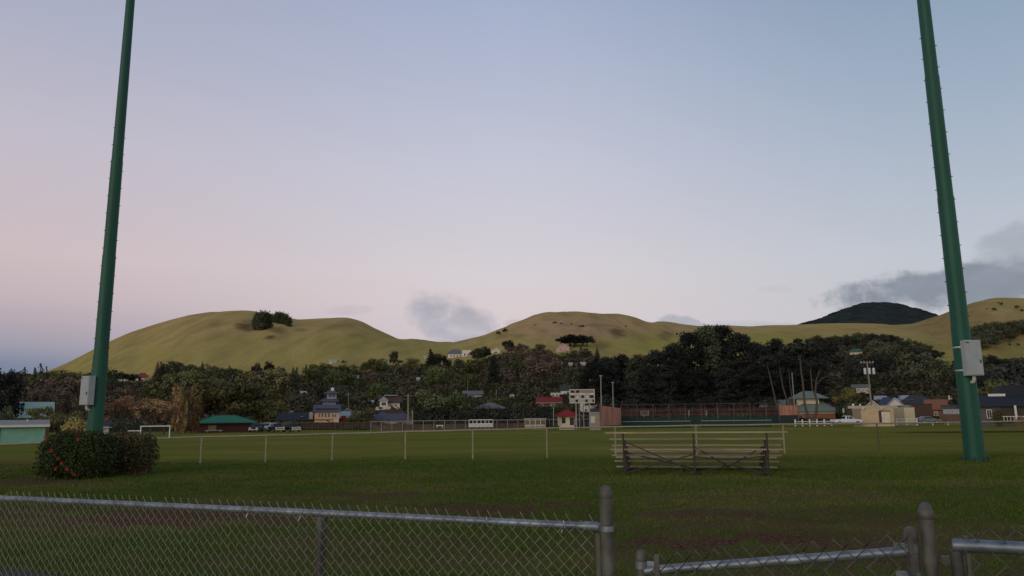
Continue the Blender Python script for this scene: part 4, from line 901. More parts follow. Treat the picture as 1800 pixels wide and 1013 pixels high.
# ------------------------------------------------------------------ vehicles
TYRE = mat('tyre_rubber', (.015, .015, .016), .9); RIM = mat('wheel_rim', (.4, .41, .43), .35, .7); CHROME = mat('chrome_trim', (.6, .61, .63), .2, .9); LAMP = mat('headlight_glass', (.65, .67, .7), .15, spec=.6); TAIL = mat('tail_light', (.4, .02, .02), .3)
def vehicle(name, label, px, py, Y, kind, paint, yaw, group=None, L=None):
    q = P(px, py, Y); root = empty(name, (q.x, Y, q.z), label, 'pickup truck' if kind == 'pickup' else 'car', group, rz=yaw)
    if kind == 'pickup':
        L = L or 5.4; Wd = 1.85
        low = [(-L / 2, .45), (-L / 2, 1.02), (-.35, 1.04), (1.15, 1.06), (L / 2 - .25, .98), (L / 2, .85), (L / 2, .4)]; roof = [(-.5, 1.03), (-.38, 1.62), (.62, 1.64), (1.25, 1.05)]
        gl = [[(-.3, 1.1), (-.26, 1.54), (.12, 1.55), (.12, 1.1)], [(.2, 1.1), (.2, 1.55), (.6, 1.55), (1.05, 1.1)]]
    elif kind == 'suv':
        L = L or 4.7; Wd = 1.85
        low = [(-L / 2, .42), (-L / 2, 1.0), (1.05, 1.04), (L / 2 - .2, .95), (L / 2, .8), (L / 2, .38)]; roof = [(-L / 2 + .08, 1.0), (-L / 2 + .35, 1.66), (.45, 1.68), (1.15, 1.03)]
        gl = [[(-L / 2 + .35, 1.08), (-L / 2 + .5, 1.57), (-.45, 1.58), (-.45, 1.08)], [(-.37, 1.08), (-.37, 1.58), (.4, 1.57), (.95, 1.08)]]
    else:
        L = L or 4.5; Wd = 1.76
        low = [(-L / 2, .4), (-L / 2 + .05, .9), (-L / 2 + .7, .95), (1.0, .95), (L / 2 - .15, .8), (L / 2, .62), (L / 2, .36)]; roof = [(-L / 2 + .5, .93), (-.95, 1.38), (.15, 1.4), (1.05, .93)]
        gl = [[(-1.35, .98), (-.9, 1.31), (-.4, 1.32), (-.4, .98)], [(-.33, .98), (-.33, 1.32), (.12, 1.32), (.8, .98)]]
    b = MB(); b.prism(low, -Wd / 2, Wd / 2)
    n0 = len(b.v); b.prism(roof, -Wd / 2 + .06, Wd / 2 - .06)
    for i in range(n0, len(b.v)):
        x, y, z = b.v[i]
        if z > 1.2: b.v[i] = (x, y * .84, z)
    body = b.build('body', paint, root, bevel=.05); recalc(body)
    if kind == 'pickup': MB().box((-L / 2 + 1.0, 0, 1.035), (1.75, Wd - .3, .03)).build('cargo_bed', mat('bed_liner', (.02, .02, .02), .8), root)
    for poly in gl:
        for s in (-1, 1):
            m_ = MB(); pts = [(x, s * ((Wd / 2 - .045) if z < 1.2 else (Wd / 2 - .06) * .84 + .022), z) for x, z in poly]
            m_.quad(*pts); m_.build('side_window', GLASS, root)
    a_, c_ = roof[2], roof[3]
    for (t0, t1, nm) in ((roof[2], roof[3], 'windscreen'), (roof[1], roof[0], 'rear_window')):
        sg = 1 if nm == 'windscreen' else -1
        f = lambda k, s, wy: (t0[0] + (t1[0] - t0[0]) * k + sg * .02, s * wy, t0[1] + (t1[1] - t0[1]) * k + .012)
        MB().quad(f(.12, -1, Wd * .35), f(.12, 1, Wd * .35), f(.88, 1, Wd * .41), f(.88, -1, Wd * .41)).build(nm, GLASS, root)
    for sx_ in (-L / 2 + .95, L / 2 - .92):
        for s in (-1, 1):
            w = MB().tube([(sx_, s * (Wd / 2 - .2), .34), (sx_, s * (Wd / 2 + .02), .34)], .34, n=18).build('wheel', TYRE, root)
            MB().tube([(sx_, s * (Wd / 2 - .1), .34), (sx_, s * (Wd / 2 + .03), .34)], .2, n=14).build('rim', RIM, w)
    hz = low[-2][1] - .06
    for s in (-1, 1):
        MB().box((L / 2 - .02, s * (Wd / 2 - .27), hz), (.1, .4, .2)).build('headlight', LAMP, root)
        MB().box((-L / 2 + .01, s * (Wd / 2 - .12), .85), (.06, .16, .28)).build('tail_light', TAIL, root)
    MB().box((L / 2 - .01, 0, hz), (.1, Wd - 1.15, .22)).build('grille', CHROME if kind == 'pickup' else TYRE, root)
    MB().box((L / 2 + .05, 0, .48), (.16, Wd - .04, .2)).build('bumper', CHROME if kind != 'sedan' else paint, root)
    MB().box((-L / 2 - .05, 0, .5), (.14, Wd - .04, .2)).build('rear_bumper', CHROME if kind != 'sedan' else paint, root)
    return root
def paint(n, c, r=.3): return mat('paint_' + n, c, r, .15, var=.06, spec=.6)
grp = 'cars parked beside the green roofed pavilion'
vehicle('parked_car', 'dark maroon car parked nose out nearest the green roofed pavilion', 451, 759.5, 146, 'suv', paint('maroon', (.025, .014, .018)), -1.5, grp)
vehicle('parked_car', 'white car half hidden behind the first dark pickup', 471, 758.5, 150, 'suv', paint('white', (.6, .6, .58)), -1.75, grp)
vehicle('pickup_truck', 'dark pickup with bright front parked beside the white car', 485.5, 759.5, 144, 'pickup', paint('black', (.02, .022, .028)), -1.02, grp)
vehicle('pickup_truck', 'dark pickup with bright front standing alone, last in the row of parked cars', 512.5, 759.5, 144, 'pickup', paint('navy', (.022, .026, .036)), -.98, grp)
vehicle('white_pickup', 'white pickup truck parked in front of the beige park building', 1488, 747, 139, 'pickup', paint('chalk', (.72, .73, .76)), .06, L=5.3)
vehicle('grey_sedan', 'grey sedan parked behind the white rail fence by the brown house', 1631, 744.5, 150, 'sedan', paint('grey', (.16, .17, .18)), .08, L=4.6)

# ------------------------------------------------------------------ sports ground furniture
STEEL = mat('dull_grey_steel', (.26, .26, .25), .6, .3, var=.15)
WHITEP = mat('white_paint', (.66, .66, .63), .6, var=.08)
g = P(272, 769, 86); goal = empty('soccer_goal', (g.x, 86, g.z), 'small white framed soccer goal standing beyond the bushes', 'goal')
w = P(297, 760, 86).x - P(246, 760, 86).x; hgt = P(272, 749.5, 86).z - g.z
for s in (-1, 1): MB().tube([(s * w / 2, 0, -.1), (s * w / 2, 0, hgt)], .06, n=10).build('goal_post', WHITEP, goal)
MB().tube([(-w / 2 - .06, 0, hgt), (w / 2 + .06, 0, hgt)], .06, n=10).build('crossbar', WHITEP, goal)
nt_ = MB()
for k in range(13):
    x = -w / 2 + w * k / 12; nt_.tube([(x, .03, hgt - .02), (x, .9, .02)], .008, n=3)
for k in range(6): nt_.tube([(-w / 2, .03 + k * .17, hgt - k * hgt / 5.2), (w / 2, .03 + k * .17, hgt - k * hgt / 5.2)], .008, n=3)
nt_.build('net', mat('goal_net', (.12, .12, .10), .9), goal)
# scoreboard
def plane_rect(x0, x1, y0, y1, Y, yb):
    b = P((x0 + x1) / 2, yb, Y); return b, P(x1, (y0 + y1) / 2, Y).x - P(x0, (y0 + y1) / 2, Y).x, P((x0 + x1) / 2, y0, Y).z - b.z, P((x0 + x1) / 2, y1, Y).z - b.z
b, w, zt_, zb_ = plane_rect(1002.5, 1046.5, 684.5, 709, 112, 751)
sb = empty('scoreboard', (b.x, 112, b.z), 'white framed electric scoreboard on tall grey legs', 'scoreboard')
hh = zt_ - zb_; pan = MB().box((0, 0, (zt_ + zb_) / 2), (w, .3, hh)).build('panel', mat('scoreboard_face', (.36, .33, .29), .7, var=.1), sb)
fr = MB()
for s in (-1, 1): fr.box((s * (w / 2 - .04), -.16, (zt_ + zb_) / 2), (.09, .08, hh))
for z in (zb_ + .05, zt_ - .05, zb_ + hh * .31, zb_ + hh * .62): fr.box((0, -.155, z), (w - .17, .06, .09))
fr.build('frame', mat('scoreboard_frame', (.56, .53, .47), .6), sb)
for (fx, fz, fw, fh) in ((.12, .84, .15, .17), (.33, .84, .15, .17), (.12, .47, .16, .19), (.52, .47, .11, .19), (.88, .47, .16, .19), (.28, .17, .09, .19), (.67, .17, .09, .19), (.94, .17, .07, .19)):
    MB().box(((fx - .5) * w, -.16, zb_ + fz * hh), (fw * w, .05, fh * hh)).build('digit_window', mat('blank_digits', (.012, .012, .013), .4), pan)
for (fx, fw) in ((.12, .18), (.5, .24), (.88, .16)): MB().box(((fx - .5) * w, -.157, zb_ + .685 * hh), (fw * w, .03, .05 * hh)).build('caption_strip', mat('caption_strip', (.62, .6, .56), .7), pan)
MB().box((.21 * w, -.158, zb_ + .84 * hh), (.5 * w, .03, .2 * hh)).build('sponsor_panel', mat('sponsor_panel', (.27, .19, .17), .7), pan)
for x in (.32, .71): MB().tube([((x - .5) * w, -.17, zb_ + .44 * hh), ((x - .5) * w, -.2, zb_ + .44 * hh)], .14, n=12).build('indicator_lamp', WHITEP, pan)
for x in (-.25, .285): MB().box((x * w, .05, zb_ / 2 - .2), (.17, .17, zb_ + .4)).build('leg', STEEL, sb)
for x in (-.1, .07): MB().box((x * w, 1.1, zb_ / 2 - .2), (.12, .12, zb_ + .3)).build('leg', STEEL, sb)
for z in (zb_ * .88, zb_ * .55): MB().beam((-.1 * w, 1.1, z), (.07 * w, 1.1, z - .5), .07, .07).build('brace', STEEL, sb)
# court fences
def net_mesh(mb, x0, x1, z0, z1, step, r, y=0.0):
    n = int((x1 - x0) / step)
    for i in range(n + 1): mb.tube([(x0 + i * step, y, z0), (x0 + i * step, y, z1)], r, n=3, caps=False)
    k = int((z1 - z0) / step)
    for i in range(k + 1): mb.tube([(x0, y + .01, z0 + i * step), (x1, y + .01, z0 + i * step)], r, n=3, caps=False)
RUST = mat('rust_brown_pipe', (.15, .11, .09), .8, .1, var=.2)
REDSL = mat('red_brown_slats', (.48, .23, .16), .85, var=.4, scale=2, stretch=(3, 3, .3), col2=(.34, .16, .11))
Yc = 150.0; c0, c1 = P(1092, 747, Yc), P(1405, 745, Yc); zt_ = P(1250, 710, Yc).z - c0.z; Wc = c1.x - c0.x
cf = empty('court_fence', (c0.x, Yc, c0.z), 'tall rust brown court fence with dark green windscreen along its foot', 'fence')
for k in range(12): MB().tube([(Wc * k / 11, 0, -.2), (Wc * k / 11, 0, zt_)], .05, n=8).build('post', RUST, cf)
for z in (zt_, zt_ * .70, zt_ * .48): MB().tube([(0, 0, z), (Wc, 0, z)], .032, n=6).build('rail', RUST, cf)
nm_ = MB(); net_mesh(nm_, 0, Wc, 1.5, zt_, .2, .005, .03); nm_.build('wire_mesh', mat('court_wire', (.11, .055, .045), .9), cf)
ws = MB(); 
for k in range(11): ws.box((Wc * (k + .5) / 11, .07, .72), (Wc / 11 - .1, .03, 1.45))
ws.build('windscreen', mat('green_windscreen', (.016, .044, .036), .9, var=.25, scale=1.2), cf)
Yb = 188.0; d0, d1 = P(1088, 745, Yb), P(1392, 743, Yb); zt2 = P(1240, 717, Yb).z - d0.z; Wb = d1.x - d0.x
bf = empty('court_fence', (d0.x, Yb, d0.z), 'dark red screened fence along the far side of the courts', 'fence')
for k in range(15): MB().tube([(Wb * k / 14, 0, -.2), (Wb * k / 14, 0, zt2 + .3)], .06, n=8).build('post', RUST, bf)
w_ = MB()
for k in range(14): w_.box((Wb * (k + .5) / 14, .1, zt2 / 2), (Wb / 14 - .14, .04, zt2))
w_.build('windscreen', mat('dark_red_windscreen', (.06, .024, .021), .9, var=.5, scale=1.0, col2=(.03, .022, .019)), bf)
s0 = P(1056, 749, 124); s1 = P(1092, 747, 150); sl = empty('slatted_fence', s0, 'red brown slatted court fence seen end on beside the block hut', 'fence')
dv = s1 - s0; z0t = P(1056, 713, 124).z - s0.z; z1t = P(1092, 718, 150).z - s0.z; b = MB(); N_ = 38
for k in range(N_):
    f = (k + .5) / N_; p = dv * f; hgt = z0t + (z1t - z0t) * f - p.z; b.box((p.x, p.y, p.z + hgt / 2), (.06, dv.length / N_ * (.95 if k % 4 else .55), hgt), rz=math.atan2(-dv.x, dv.y))
b.build('slats', REDSL, sl)
for f in (0, .25, .5, .75, 1): p = dv * f; MB().tube([(p.x - .08, p.y, p.z - .2), (p.x - .08, p.y, z0t + (z1t - z0t) * f + .1)], .06, n=8).build('post', RUST, sl)
b, w, a1, a0 = plane_rect(1371, 1404, 713, 730, 147, 745)
rp = empty('windscreen_panel', (b.x, 147, b.z), 'upright panel of red slats over dark cloth at the right end of the court', 'fence panel')
m_ = MB()
for k in range(22): m_.box((-w / 2 + w * (k + .5) / 22, 0, (a0 + a1) / 2), (w / 22 * (.9 if k % 3 else .6), .05, a1 - a0))
m_.build('slats', REDSL, rp); MB().box((0, .03, a0 / 2), (w, .05, a0 - .04)).build('dark_cloth', mat('dark_cloth', (.03, .036, .04), .9), rp)
for s in (-1, 1): MB().tube([(s * w / 2, -.06, -.2), (s * w / 2, -.06, a1 + .1)], .06, n=8).build('post', RUST, rp)
for (px, lb, back) in ((1134, 'white square basketball backboard on the court, left one', True), (1212, 'plain basketball hoop post in the middle of the court', False), (1243, 'slim backboard seen edge on at the right of the court', False)):
    q = P(px, 745, 168); bh = empty('basketball_hoop', (q.x, 168, q.z), lb, 'basketball hoop')
    zz = P(px, 726, 168).z - q.z
    MB().tube([(0, .6, -.1), (0, .6, zz - .2), (0, .1, zz)], .07, n=8).build('post', STEEL, bh)
    f = MB()
    ww = 1.7 if back else .16
    for s in (-1, 1): f.box((s * ww / 2, 0, zz), (.12, .06, 1.15))
    for s in (-1, 1): f.box((0, 0, zz + s * .53), (ww - .12, .06, .1))
    f.build('backboard_frame', STEEL, bh); MB().box((0, .03, zz), (ww - .1, .03, 1.0)).build('backboard', mat('clear_backboard', (.10, .07, .07), .4), bh)
    MB().tube([(0, -.05, zz - .3)] + [(math.sin(a) * .23, -.28 + -math.cos(a) * -.23 - .0, zz - .3) for a in np.linspace(0, 6.2, 12)], .02, n=4).build('rim', mat('orange_rim', (.3, .1, .05), .6), bh)
for (x0, x1, yy, lb) in ((1094, 1214, 741.5, 'white topped tennis net on the left court'), (1232, 1356, 740, 'white topped tennis net on the right court')):
    b0, b1 = P(x0, yy, 146), P(x1, yy, 146); gz = float(field_z(146)); tn = empty('tennis_net', (b0.x, 146, gz), lb, 'tennis net')
    L_ = b1.x - b0.x; zt_ = b0.z - gz
    MB().box((L_ / 2, 0, zt_), (L_, .05, .075)).build('net_tape', mat('net_tape_cloth', (.42, .44, .43), .8), tn)
    MB().box((L_ / 2, .02, zt_ / 2), (L_, .02, zt_ - .15)).build('netting', mat('tennis_netting', (.02, .045, .035), .9), tn)
    for x in (0, L_): MB().tube([(x, 0, 0), (x, 0, zt_ + .05)], .06, n=8).build('post', mat('net_post', (.03, .07, .07), .6), tn)
# poles
def mast(name, label, px, ytop, ybot, Y, r, m=STEEL, lean=0.0, head=None, cat='pole'):
    q = P(px, ybot, Y); t = P(px + lean, ytop, Y); root = empty(name, (q.x, Y, q.z), label, cat); v = t - q
    MB().tube([(0, 0, -.4), (v.x, 0, v.z)], [r, r * .72], n=10).build('shaft', m, root)
    if head == 'lamp': MB().box((v.x, 0, v.z - .1), (.5, .3, .22)).build('lamp_head', STEEL, root)
    if head == 'arm':
        MB().box((v.x, 0, v.z - .5), (1.6, .1, .1)).build('crossarm', m, root)
    return root, v
mast('light_mast', 'taller thin grey light mast just right of the scoreboard', 1057, 660, 716, 152, .13, head='lamp', lean=-1)
mast('light_mast', 'shorter thin grey light mast standing over the red slatted fence', 1078, 672, 722, 160, .12, head='lamp', lean=-1)
mast('light_mast', 'slim light mast rising behind the red slatted panel on the right of the court', 1397, 655, 720, 160, .12, lean=-5)
POLEW = mat('utility_pole_wood', (.25, .21, .16), .9, var=.2, stretch=(5, 5, .4))
mast('utility_pole', 'wooden utility pole in front of the dark hedge right of the solar roof', 717.5, 692, 745, 165, .19, POLEW, head='arm', cat='utility pole')
mast('utility_pole', 'short pale post next to the wooden utility pole', 725, 721, 752, 150, .16, POLEW, cat='post')
mast('utility_pole', 'thin pale pole between the yellow house and the white hillside house', 612.5, 690, 714, 215, .13, POLEW, head='arm', cat='utility pole')
mast('utility_pole', 'pale pole stub above the parked cars and pavilion', 477, 703, 716, 230, .14, POLEW, cat='post')
mast('utility_pole', 'thin pole high among the trees above the grey hip roof', 822, 666, 686, 300, .14, POLEW, cat='utility pole')
mast('utility_pole', 'small pole over the bright green tree beside the ridge roofs', 872.5, 685, 697, 260, .12, POLEW, cat='post')
mast('light_mast', 'short grey mast left of the red roofed concession stand', 973, 715, 745, 140, .09, cat='pole')
up, v = mast('utility_pole', 'tall leaning utility pole carrying three grey transformers', 1532, 636, 714, 172, .2, POLEW, lean=-8, cat='utility pole')
MB().box((v.x, 0, v.z - .3), (3.1, .14, .16)).build('crossarm', POLEW, up)
for k in range(5): MB().tube([(v.x - 1.4 + k * .7, 0, v.z - .22), (v.x - 1.4 + k * .7, 0, v.z + .1)], .07, n=8).build('insulator', WHITEP, up)
for k in range(3): tr = MB().tube([(v.x + (k - 1) * 1.0 + .2, -.3, v.z - 2.9), (v.x + (k - 1) * 1.0 + .2, -.3, v.z - 1.6), (v.x + (k - 1) * 1.0 + .2, -.3, v.z - 1.45)], [.29, .29, .18], n=14); tr.build('transformer', mat('transformer_grey', (.5, .52, .54), .5), up)
# line wires along the street
wire = MB()
a = P(717.5, 694, 165); 
for (p, q, s) in ((P(717.5, 693, 165), P(1057, 676, 175), 1.0), (P(1524, 637, 172), P(1905, 640, 150), 1.2), (P(1524, 637, 172), P(1397, 657, 160), .6), (P(612.5, 691, 215), P(717.5, 693, 165), .6)):
    wire.tube([p + (q - p) * t - Vector((0, 0, s * 4 * t * (1 - t))) for t in np.linspace(0, 1, 9)], .018, n=3, caps=False)
tag(wire.build('power_line', mat('cable_black', (.03, .03, .03), .7)), 'thin dark overhead power lines strung between the utility poles', 'power line')
# field edge furniture
def railfence(name, label, x0, x1, yt, yb, Y, n, m, rails=(.95, .5), r=.06, slab=None):
    a, b = P(x0, yb, Y), P(x1, yb, Y); h_ = P(x0, yt, Y).z - a.z; gz = min(a.z, b.z); root = empty(name, (a.x, Y, gz), label, 'fence'); L_ = b.x - a.x
    for k in range(n): MB().box((L_ * k / (n - 1), 0, h_ / 2 - .1), (r * 2, r * 2, h_ + .2)).build('post', m, root)
    for f in rails: MB().box((L_ / 2, .0 - r - .015, h_ * f), (L_, .05, .1)).build('rail', m, root)
    if slab: MB().box((L_ / 2, .12, h_ * slab[1] / 2), (L_, .06, h_ * slab[1])).build('board', slab[0], root)
    return root, L_, h_
railfence('rail_fence', 'white post and rail fence in front of the bare forked tree', 1398, 1462, 737, 747, 139.5, 6, WHITEP, (.62, .3), .1)
railfence('rail_fence', 'white two rail fence between the beige shed and grey sedan', 1576, 1612, 735, 745.5, 142, 3, WHITEP, (.85, .45, .15), .1)
railfence('rail_fence', 'low white kerb rail running along the field in front of the verandah house', 1612, 1830, 739.5, 744, 128, 9, WHITEP, (.8,), .06)
rt, L_, h_ = railfence('outfield_fence', 'grey wire outfield fence with brown boards in front of the dark hedge', 652, 1040, 736.5, 753, 148, 22, STEEL, (.98,), .05, (mat('brown_boards', (.10, .07, .055), .9, var=.35, scale=.8), .62))
nm_ = MB(); net_mesh(nm_, 0, L_, .7, h_, .2, .008, .04); nm_.build('wire_mesh', mat('outfield_wire', (.12, .11, .10), .8), rt)
railfence('garden_fence', 'dark garden fence with climbing plants in front of the long dark house', 530, 660, 741, 754, 158, 14, W_BROWN, (.9,), .06, (mat('dark_fence_board', (.05, .042, .03), .9, var=.4, scale=.9), .9))
b, w, a1, a0 = plane_rect(824.5, 866.5, 738, 752, 143, 752)
bs = empty('aluminium_bleacher', (b.x, 143, b.z), 'white railed aluminium bleacher at the far outfield edge', 'bleacher')
for k in range(7): MB().box((-w / 2 + w * k / 6, 0, a1 / 2), (.09, .09, a1)).build('upright', WHITEP, bs)
for z in (a1, a1 * .5): MB().box((0, -.07, z), (w, .05, .09)).build('rail', WHITEP, bs)
for k in range(3): MB().box((0, -.3 - .32 * (2 - k), .18 + .24 * k), (w - .1, .28, .06)).build('seat_plank', WHITEP, bs)
MB().box((0, -.1, a1 * .26), (w - .1, .04, a1 * .34)).build('kick_board', WHITEP, bs)
h = house('dugout', 'beige open fronted dugout with bench at the far outfield edge', 'dugout', 921, 961, 752, 737.5, 735.5, 146, 2.2, 'flat', wallm('dugout', (.36, .31, .21)), W_GREY, over=.15)
part(h, 'shade_panel', wallm('shade', (.16, .13, .09)), ((0, -.02, h.he * .62), (2 * h.W2 - .3, .08, h.he * .5)))  # flat panel in the colour of the shade inside the dugout
part(h, 'bench', WHITEP, ((0, -.12, h.he * .3), (2 * h.W2 - .4, .2, .12)))
for x in (-.5, 0, .5): part(h, 'post', TRIM, ((x * h.W2, -.1, h.he * .5), (.1, .1, h.he)))
q = P(773, 751, 144); o = MB().box((0, 0, .3), (1.3, .5, .12)).box((-.5, 0, .1), (.1, .45, .4)).box((.5, 0, .1), (.1, .45, .4)).build('bench', WHITEP, None, loc=q); tag(o, 'small white bench before the outfield boards left of the white bleacher', 'bench')
q = P(237, 757.5, 95); tb_ = empty('picnic_table', (q.x, 95, float(field_z(95))), 'pale table top between the mint shed and the bushes', 'table')
zz = q.z - float(field_z(95)); MB().box((0, 0, zz), (1.5, .7, .09)).build('table_top', WHITEP, tb_)
for s in (-1, 1): MB().box((s * .6, 0, zz / 2), (.08, .5, zz - .09)).build('leg', STEEL, tb_)
q = P(1484, 742, 150); sg = empty('street_sign', (q.x, 150, q.z), 'small pale sign on a post behind the white pickup', 'sign')
zz = P(1484, 718, 150).z - q.z; MB().tube([(0, 0, -.3), (0, 0, zz)], .05, n=6).build('post', STEEL, sg); MB().box((0, -.07, zz - .45), (.36, .03, .9)).build('sign_plate', mat('pale_sign', (.4, .42, .4), .6), sg)
# ------------------------------------------------------------------ trees
BARK = mat('bark', (.075, .06, .045), .95, var=.3, scale=3, stretch=(4, 4, .5)); PALEBARK = mat('pale_bark', (.085, .07, .052), .95, var=.25, scale=3, stretch=(4, 4, .5)); BLACKBARK = mat('black_bark', (.03, .024, .02), .95)
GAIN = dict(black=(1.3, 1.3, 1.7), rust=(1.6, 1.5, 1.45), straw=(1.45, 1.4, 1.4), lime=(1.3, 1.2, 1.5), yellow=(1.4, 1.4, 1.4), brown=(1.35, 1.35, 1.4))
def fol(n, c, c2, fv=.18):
    g = GAIN.get(n, (1.45, 1.4, 1.7)); c = tuple(a * b for a, b in zip(c, g)); c2 = tuple(a * b for a, b in zip(c2, g))  # gain lifts the colours; its extra blue stands in for air haze
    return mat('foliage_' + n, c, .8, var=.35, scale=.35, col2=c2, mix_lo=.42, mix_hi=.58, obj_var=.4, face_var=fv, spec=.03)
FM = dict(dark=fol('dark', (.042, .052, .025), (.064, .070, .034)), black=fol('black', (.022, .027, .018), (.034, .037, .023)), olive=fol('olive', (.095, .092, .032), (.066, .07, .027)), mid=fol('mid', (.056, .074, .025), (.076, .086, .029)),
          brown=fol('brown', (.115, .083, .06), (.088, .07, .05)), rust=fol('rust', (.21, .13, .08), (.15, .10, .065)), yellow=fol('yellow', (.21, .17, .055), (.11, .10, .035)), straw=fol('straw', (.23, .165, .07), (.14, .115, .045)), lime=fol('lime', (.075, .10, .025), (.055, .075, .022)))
def mk(name, V, Fq, rn): return npmesh(name, V, Fq, FM['dark'], False, rn)
def trunk_mesh(limbs, name='trunk', n=7):
    b = MB()
    for pts, rr in limbs: b.tube(pts, rr, n=n)
    return b.mesh(name)
PROTO = {}
def proto(kind, crown, trunk, width): PROTO.setdefault(kind, []).append((crown, trunk, width))
def sub_blobs(r, n, cx, cz, rx, rz, br, bz=None):
    out = [(0, 0, cz, rx * .78, rx * .78, rz * .78)]
    for _ in range(n):
        a = r.rand() * 6.283; v = r.rand() * 1.7 - .75; q = math.sqrt(max(0, 1 - min(1, v) ** 2)); s = .75 + .3 * r.rand(); k = br * (.7 + .6 * r.rand())
        out.append((math.cos(a) * q * rx * s, math.sin(a) * q * rx * s, cz + v * rz * s, k, k, (bz or br * .75) * (.7 + .6 * r.rand())))
    return out
for sd in range(4):                                              # rounded broad crowns
    r = np.random.RandomState(100 + sd); bl_ = sub_blobs(r, 20, 0, 5.9, 4.6 + .5 * (sd % 2), 3.4, 1.5)
    V, Fq, rn = leaf_cloud(1900, bl_, .36, r, .5)
    proto('round', mk('crown', V, Fq, rn), trunk_mesh([([(0, 0, -1), (.1, 0, 1.5), (0, .1, 5)], [.42, .3, .16]), ([(.05, 0, 2), (1.6, .4, 4.2), (2.6, .6, 6)], [.2, .14, .05]), ([(0, 0, 2.2), (-1.5, -.5, 4.4), (-2.6, -.6, 6.2)], [.2, .13, .05])]), 11)
for sd in range(2):                                              # spreading layered crowns
    r = np.random.RandomState(200 + sd); bl_ = []
    for _ in range(17): a = r.rand() * 6.28; d = 5.2 * math.sqrt(r.rand()); bl_.append((math.cos(a) * d, math.sin(a) * d, 6.4 - .05 * d * d + r.rand() * 2.4, 1.9, 1.9, .75))
    V, Fq, rn = leaf_cloud(1900, bl_, .34, r, .3)
    lim = [([(0, 0, -1), (.2, 0, 2), (.1, .1, 4)], [.5, .38, .26])]
    for k in range(6): a = k * 1.05; lim.append(([(.1, .1, 3.2), (math.cos(a) * 2, math.sin(a) * 2, 5), (math.cos(a) * 4.4, math.sin(a) * 4.4, 6.6)], [.22, .14, .05]))
    proto('spreading', mk('crown', V, Fq, rn), trunk_mesh(lim), 13)
for sd in range(2):                                              # conifers
    r = np.random.RandomState(300 + sd); bl_ = []
    for k in range(15):
        f = k / 14; w = (1 - f) ** .8 * (2.3 + .4 * sd) + .16
        for q in range(4): a = r.rand() * 6.28; bl_.append((math.cos(a) * w * .55, math.sin(a) * w * .55, 1.0 + f * 8.8 + .2 * r.rand(), w * .6 + .1, w * .6 + .1, .38))
    V, Fq, rn = leaf_cloud(1500, bl_, .3, r, .3)
    proto('conifer', mk('crown', V, Fq, rn), trunk_mesh([([(0, 0, -1), (0, 0, 5), (0, 0, 9.6)], [.28, .18, .04])]), 5)
for sd in range(3):                                              # leafless or thin twiggy trees
    r = np.random.RandomState(400 + sd); lim = [([(0, 0, -1), (.15, 0, 1.6), (.1, .1, 3.2)], [.3, .24, .18])]; tips = []
    def grow(p, d, L, rr, depth):
        q = p + d * L; lim.append(([tuple(p), tuple(p + d * L * .5 + r.normal(size=3) * L * .06), tuple(q)], [rr, rr * .8, rr * .6]))
        if depth == 0: tips.append(q); return
        for _ in range(3 if depth > 1 else 4):
            e = d + r.normal(size=3) * .5 + np.array([0, 0, .12]); e /= np.linalg.norm(e); grow(q, e, L * (.6 + .2 * r.rand()), rr * .55, depth - 1)
    for k in range(5):
        a = k * 1.257 + r.rand(); d = np.array([math.cos(a) * .6, math.sin(a) * .6, .85]); d /= np.linalg.norm(d); grow(np.array([.1, .1, 2.0 + .3 * k]), d, 2.3, .13, 3)
    tips = np.array(tips); bl_ = [(*t, .75, .75, .6) for t in tips]
    V, Fq, rn = leaf_cloud(1900, bl_, .19, r, .1)
    proto('bare', mk('crown', V, Fq, rn), trunk_mesh(lim, n=5), 9)
for sd in range(3):                                              # tall dense ironwoods
    r = np.random.RandomState(500 + sd); bl_ = []
    for k in range(105):
        f = r.rand() ** .75; w = 2.3 * (1 - .72 * f ** 1.8) * (.6 + .4 * min(1, f * 4 + .3)); a = r.rand() * 6.28; q = math.sqrt(r.rand()); k2 = .42 + .35 * r.rand()
        bl_.append((math.cos(a) * w * q, math.sin(a) * w * q, .5 + f * 9.0, k2 * 1.05, k2 * 1.05, k2 * .95))
    V, Fq, rn = leaf_cloud(9500, bl_, .125, r, .3)
    proto('ironwood', mk('crown', V, Fq, rn), trunk_mesh([([(0, 0, -.6), (.05, 0, 5), (0, 0, 9.3)], [.22, .15, .03])] + [([(0, 0, z), (math.cos(z * 3) * 1.2, math.sin(z * 3) * 1.2, z + 1.1)], [.08, .02]) for z in (2, 3.3, 4.5, 5.6, 6.7)]), 4.6)
for sd in range(2):                                              # flat topped wind shaped pine
    r = np.random.RandomState(600 + sd); bl_ = []
    for _ in range(20): x = r.rand() * 9 - 4.5; bl_.append((x, (r.rand() - .5) * 5, 4.6 + 4.2 * (1 - (x / 5.2) ** 2) * r.rand() + .3 * r.rand(), 1.7, 1.5, 1.15))
    V, Fq, rn = leaf_cloud(2400, bl_, .33, r, .3)
    proto('flat', mk('crown', V, Fq, rn), trunk_mesh([([(0, 0, -1), (.4, 0, 3), (.2, 0, 5.5)], [.36, .28, .2]), ([(.4, 0, 3), (2.4, .3, 5.4), (3.8, .2, 6.7)], [.2, .14, .06]), ([(.3, 0, 3.4), (-1.8, -.2, 5.5), (-3.4, 0, 6.6)], [.2, .14, .06])]), 10.5)
r = np.random.RandomState(700)                                   # upright bamboo like stand
bl_ = [((r.rand() - .5) * 5, (r.rand() - .5) * 3, 1 + r.rand() * 8, .45, .45, 1.3) for _ in range(46)]
V, Fq, rn = leaf_cloud(2400, bl_, .24, r, .2)
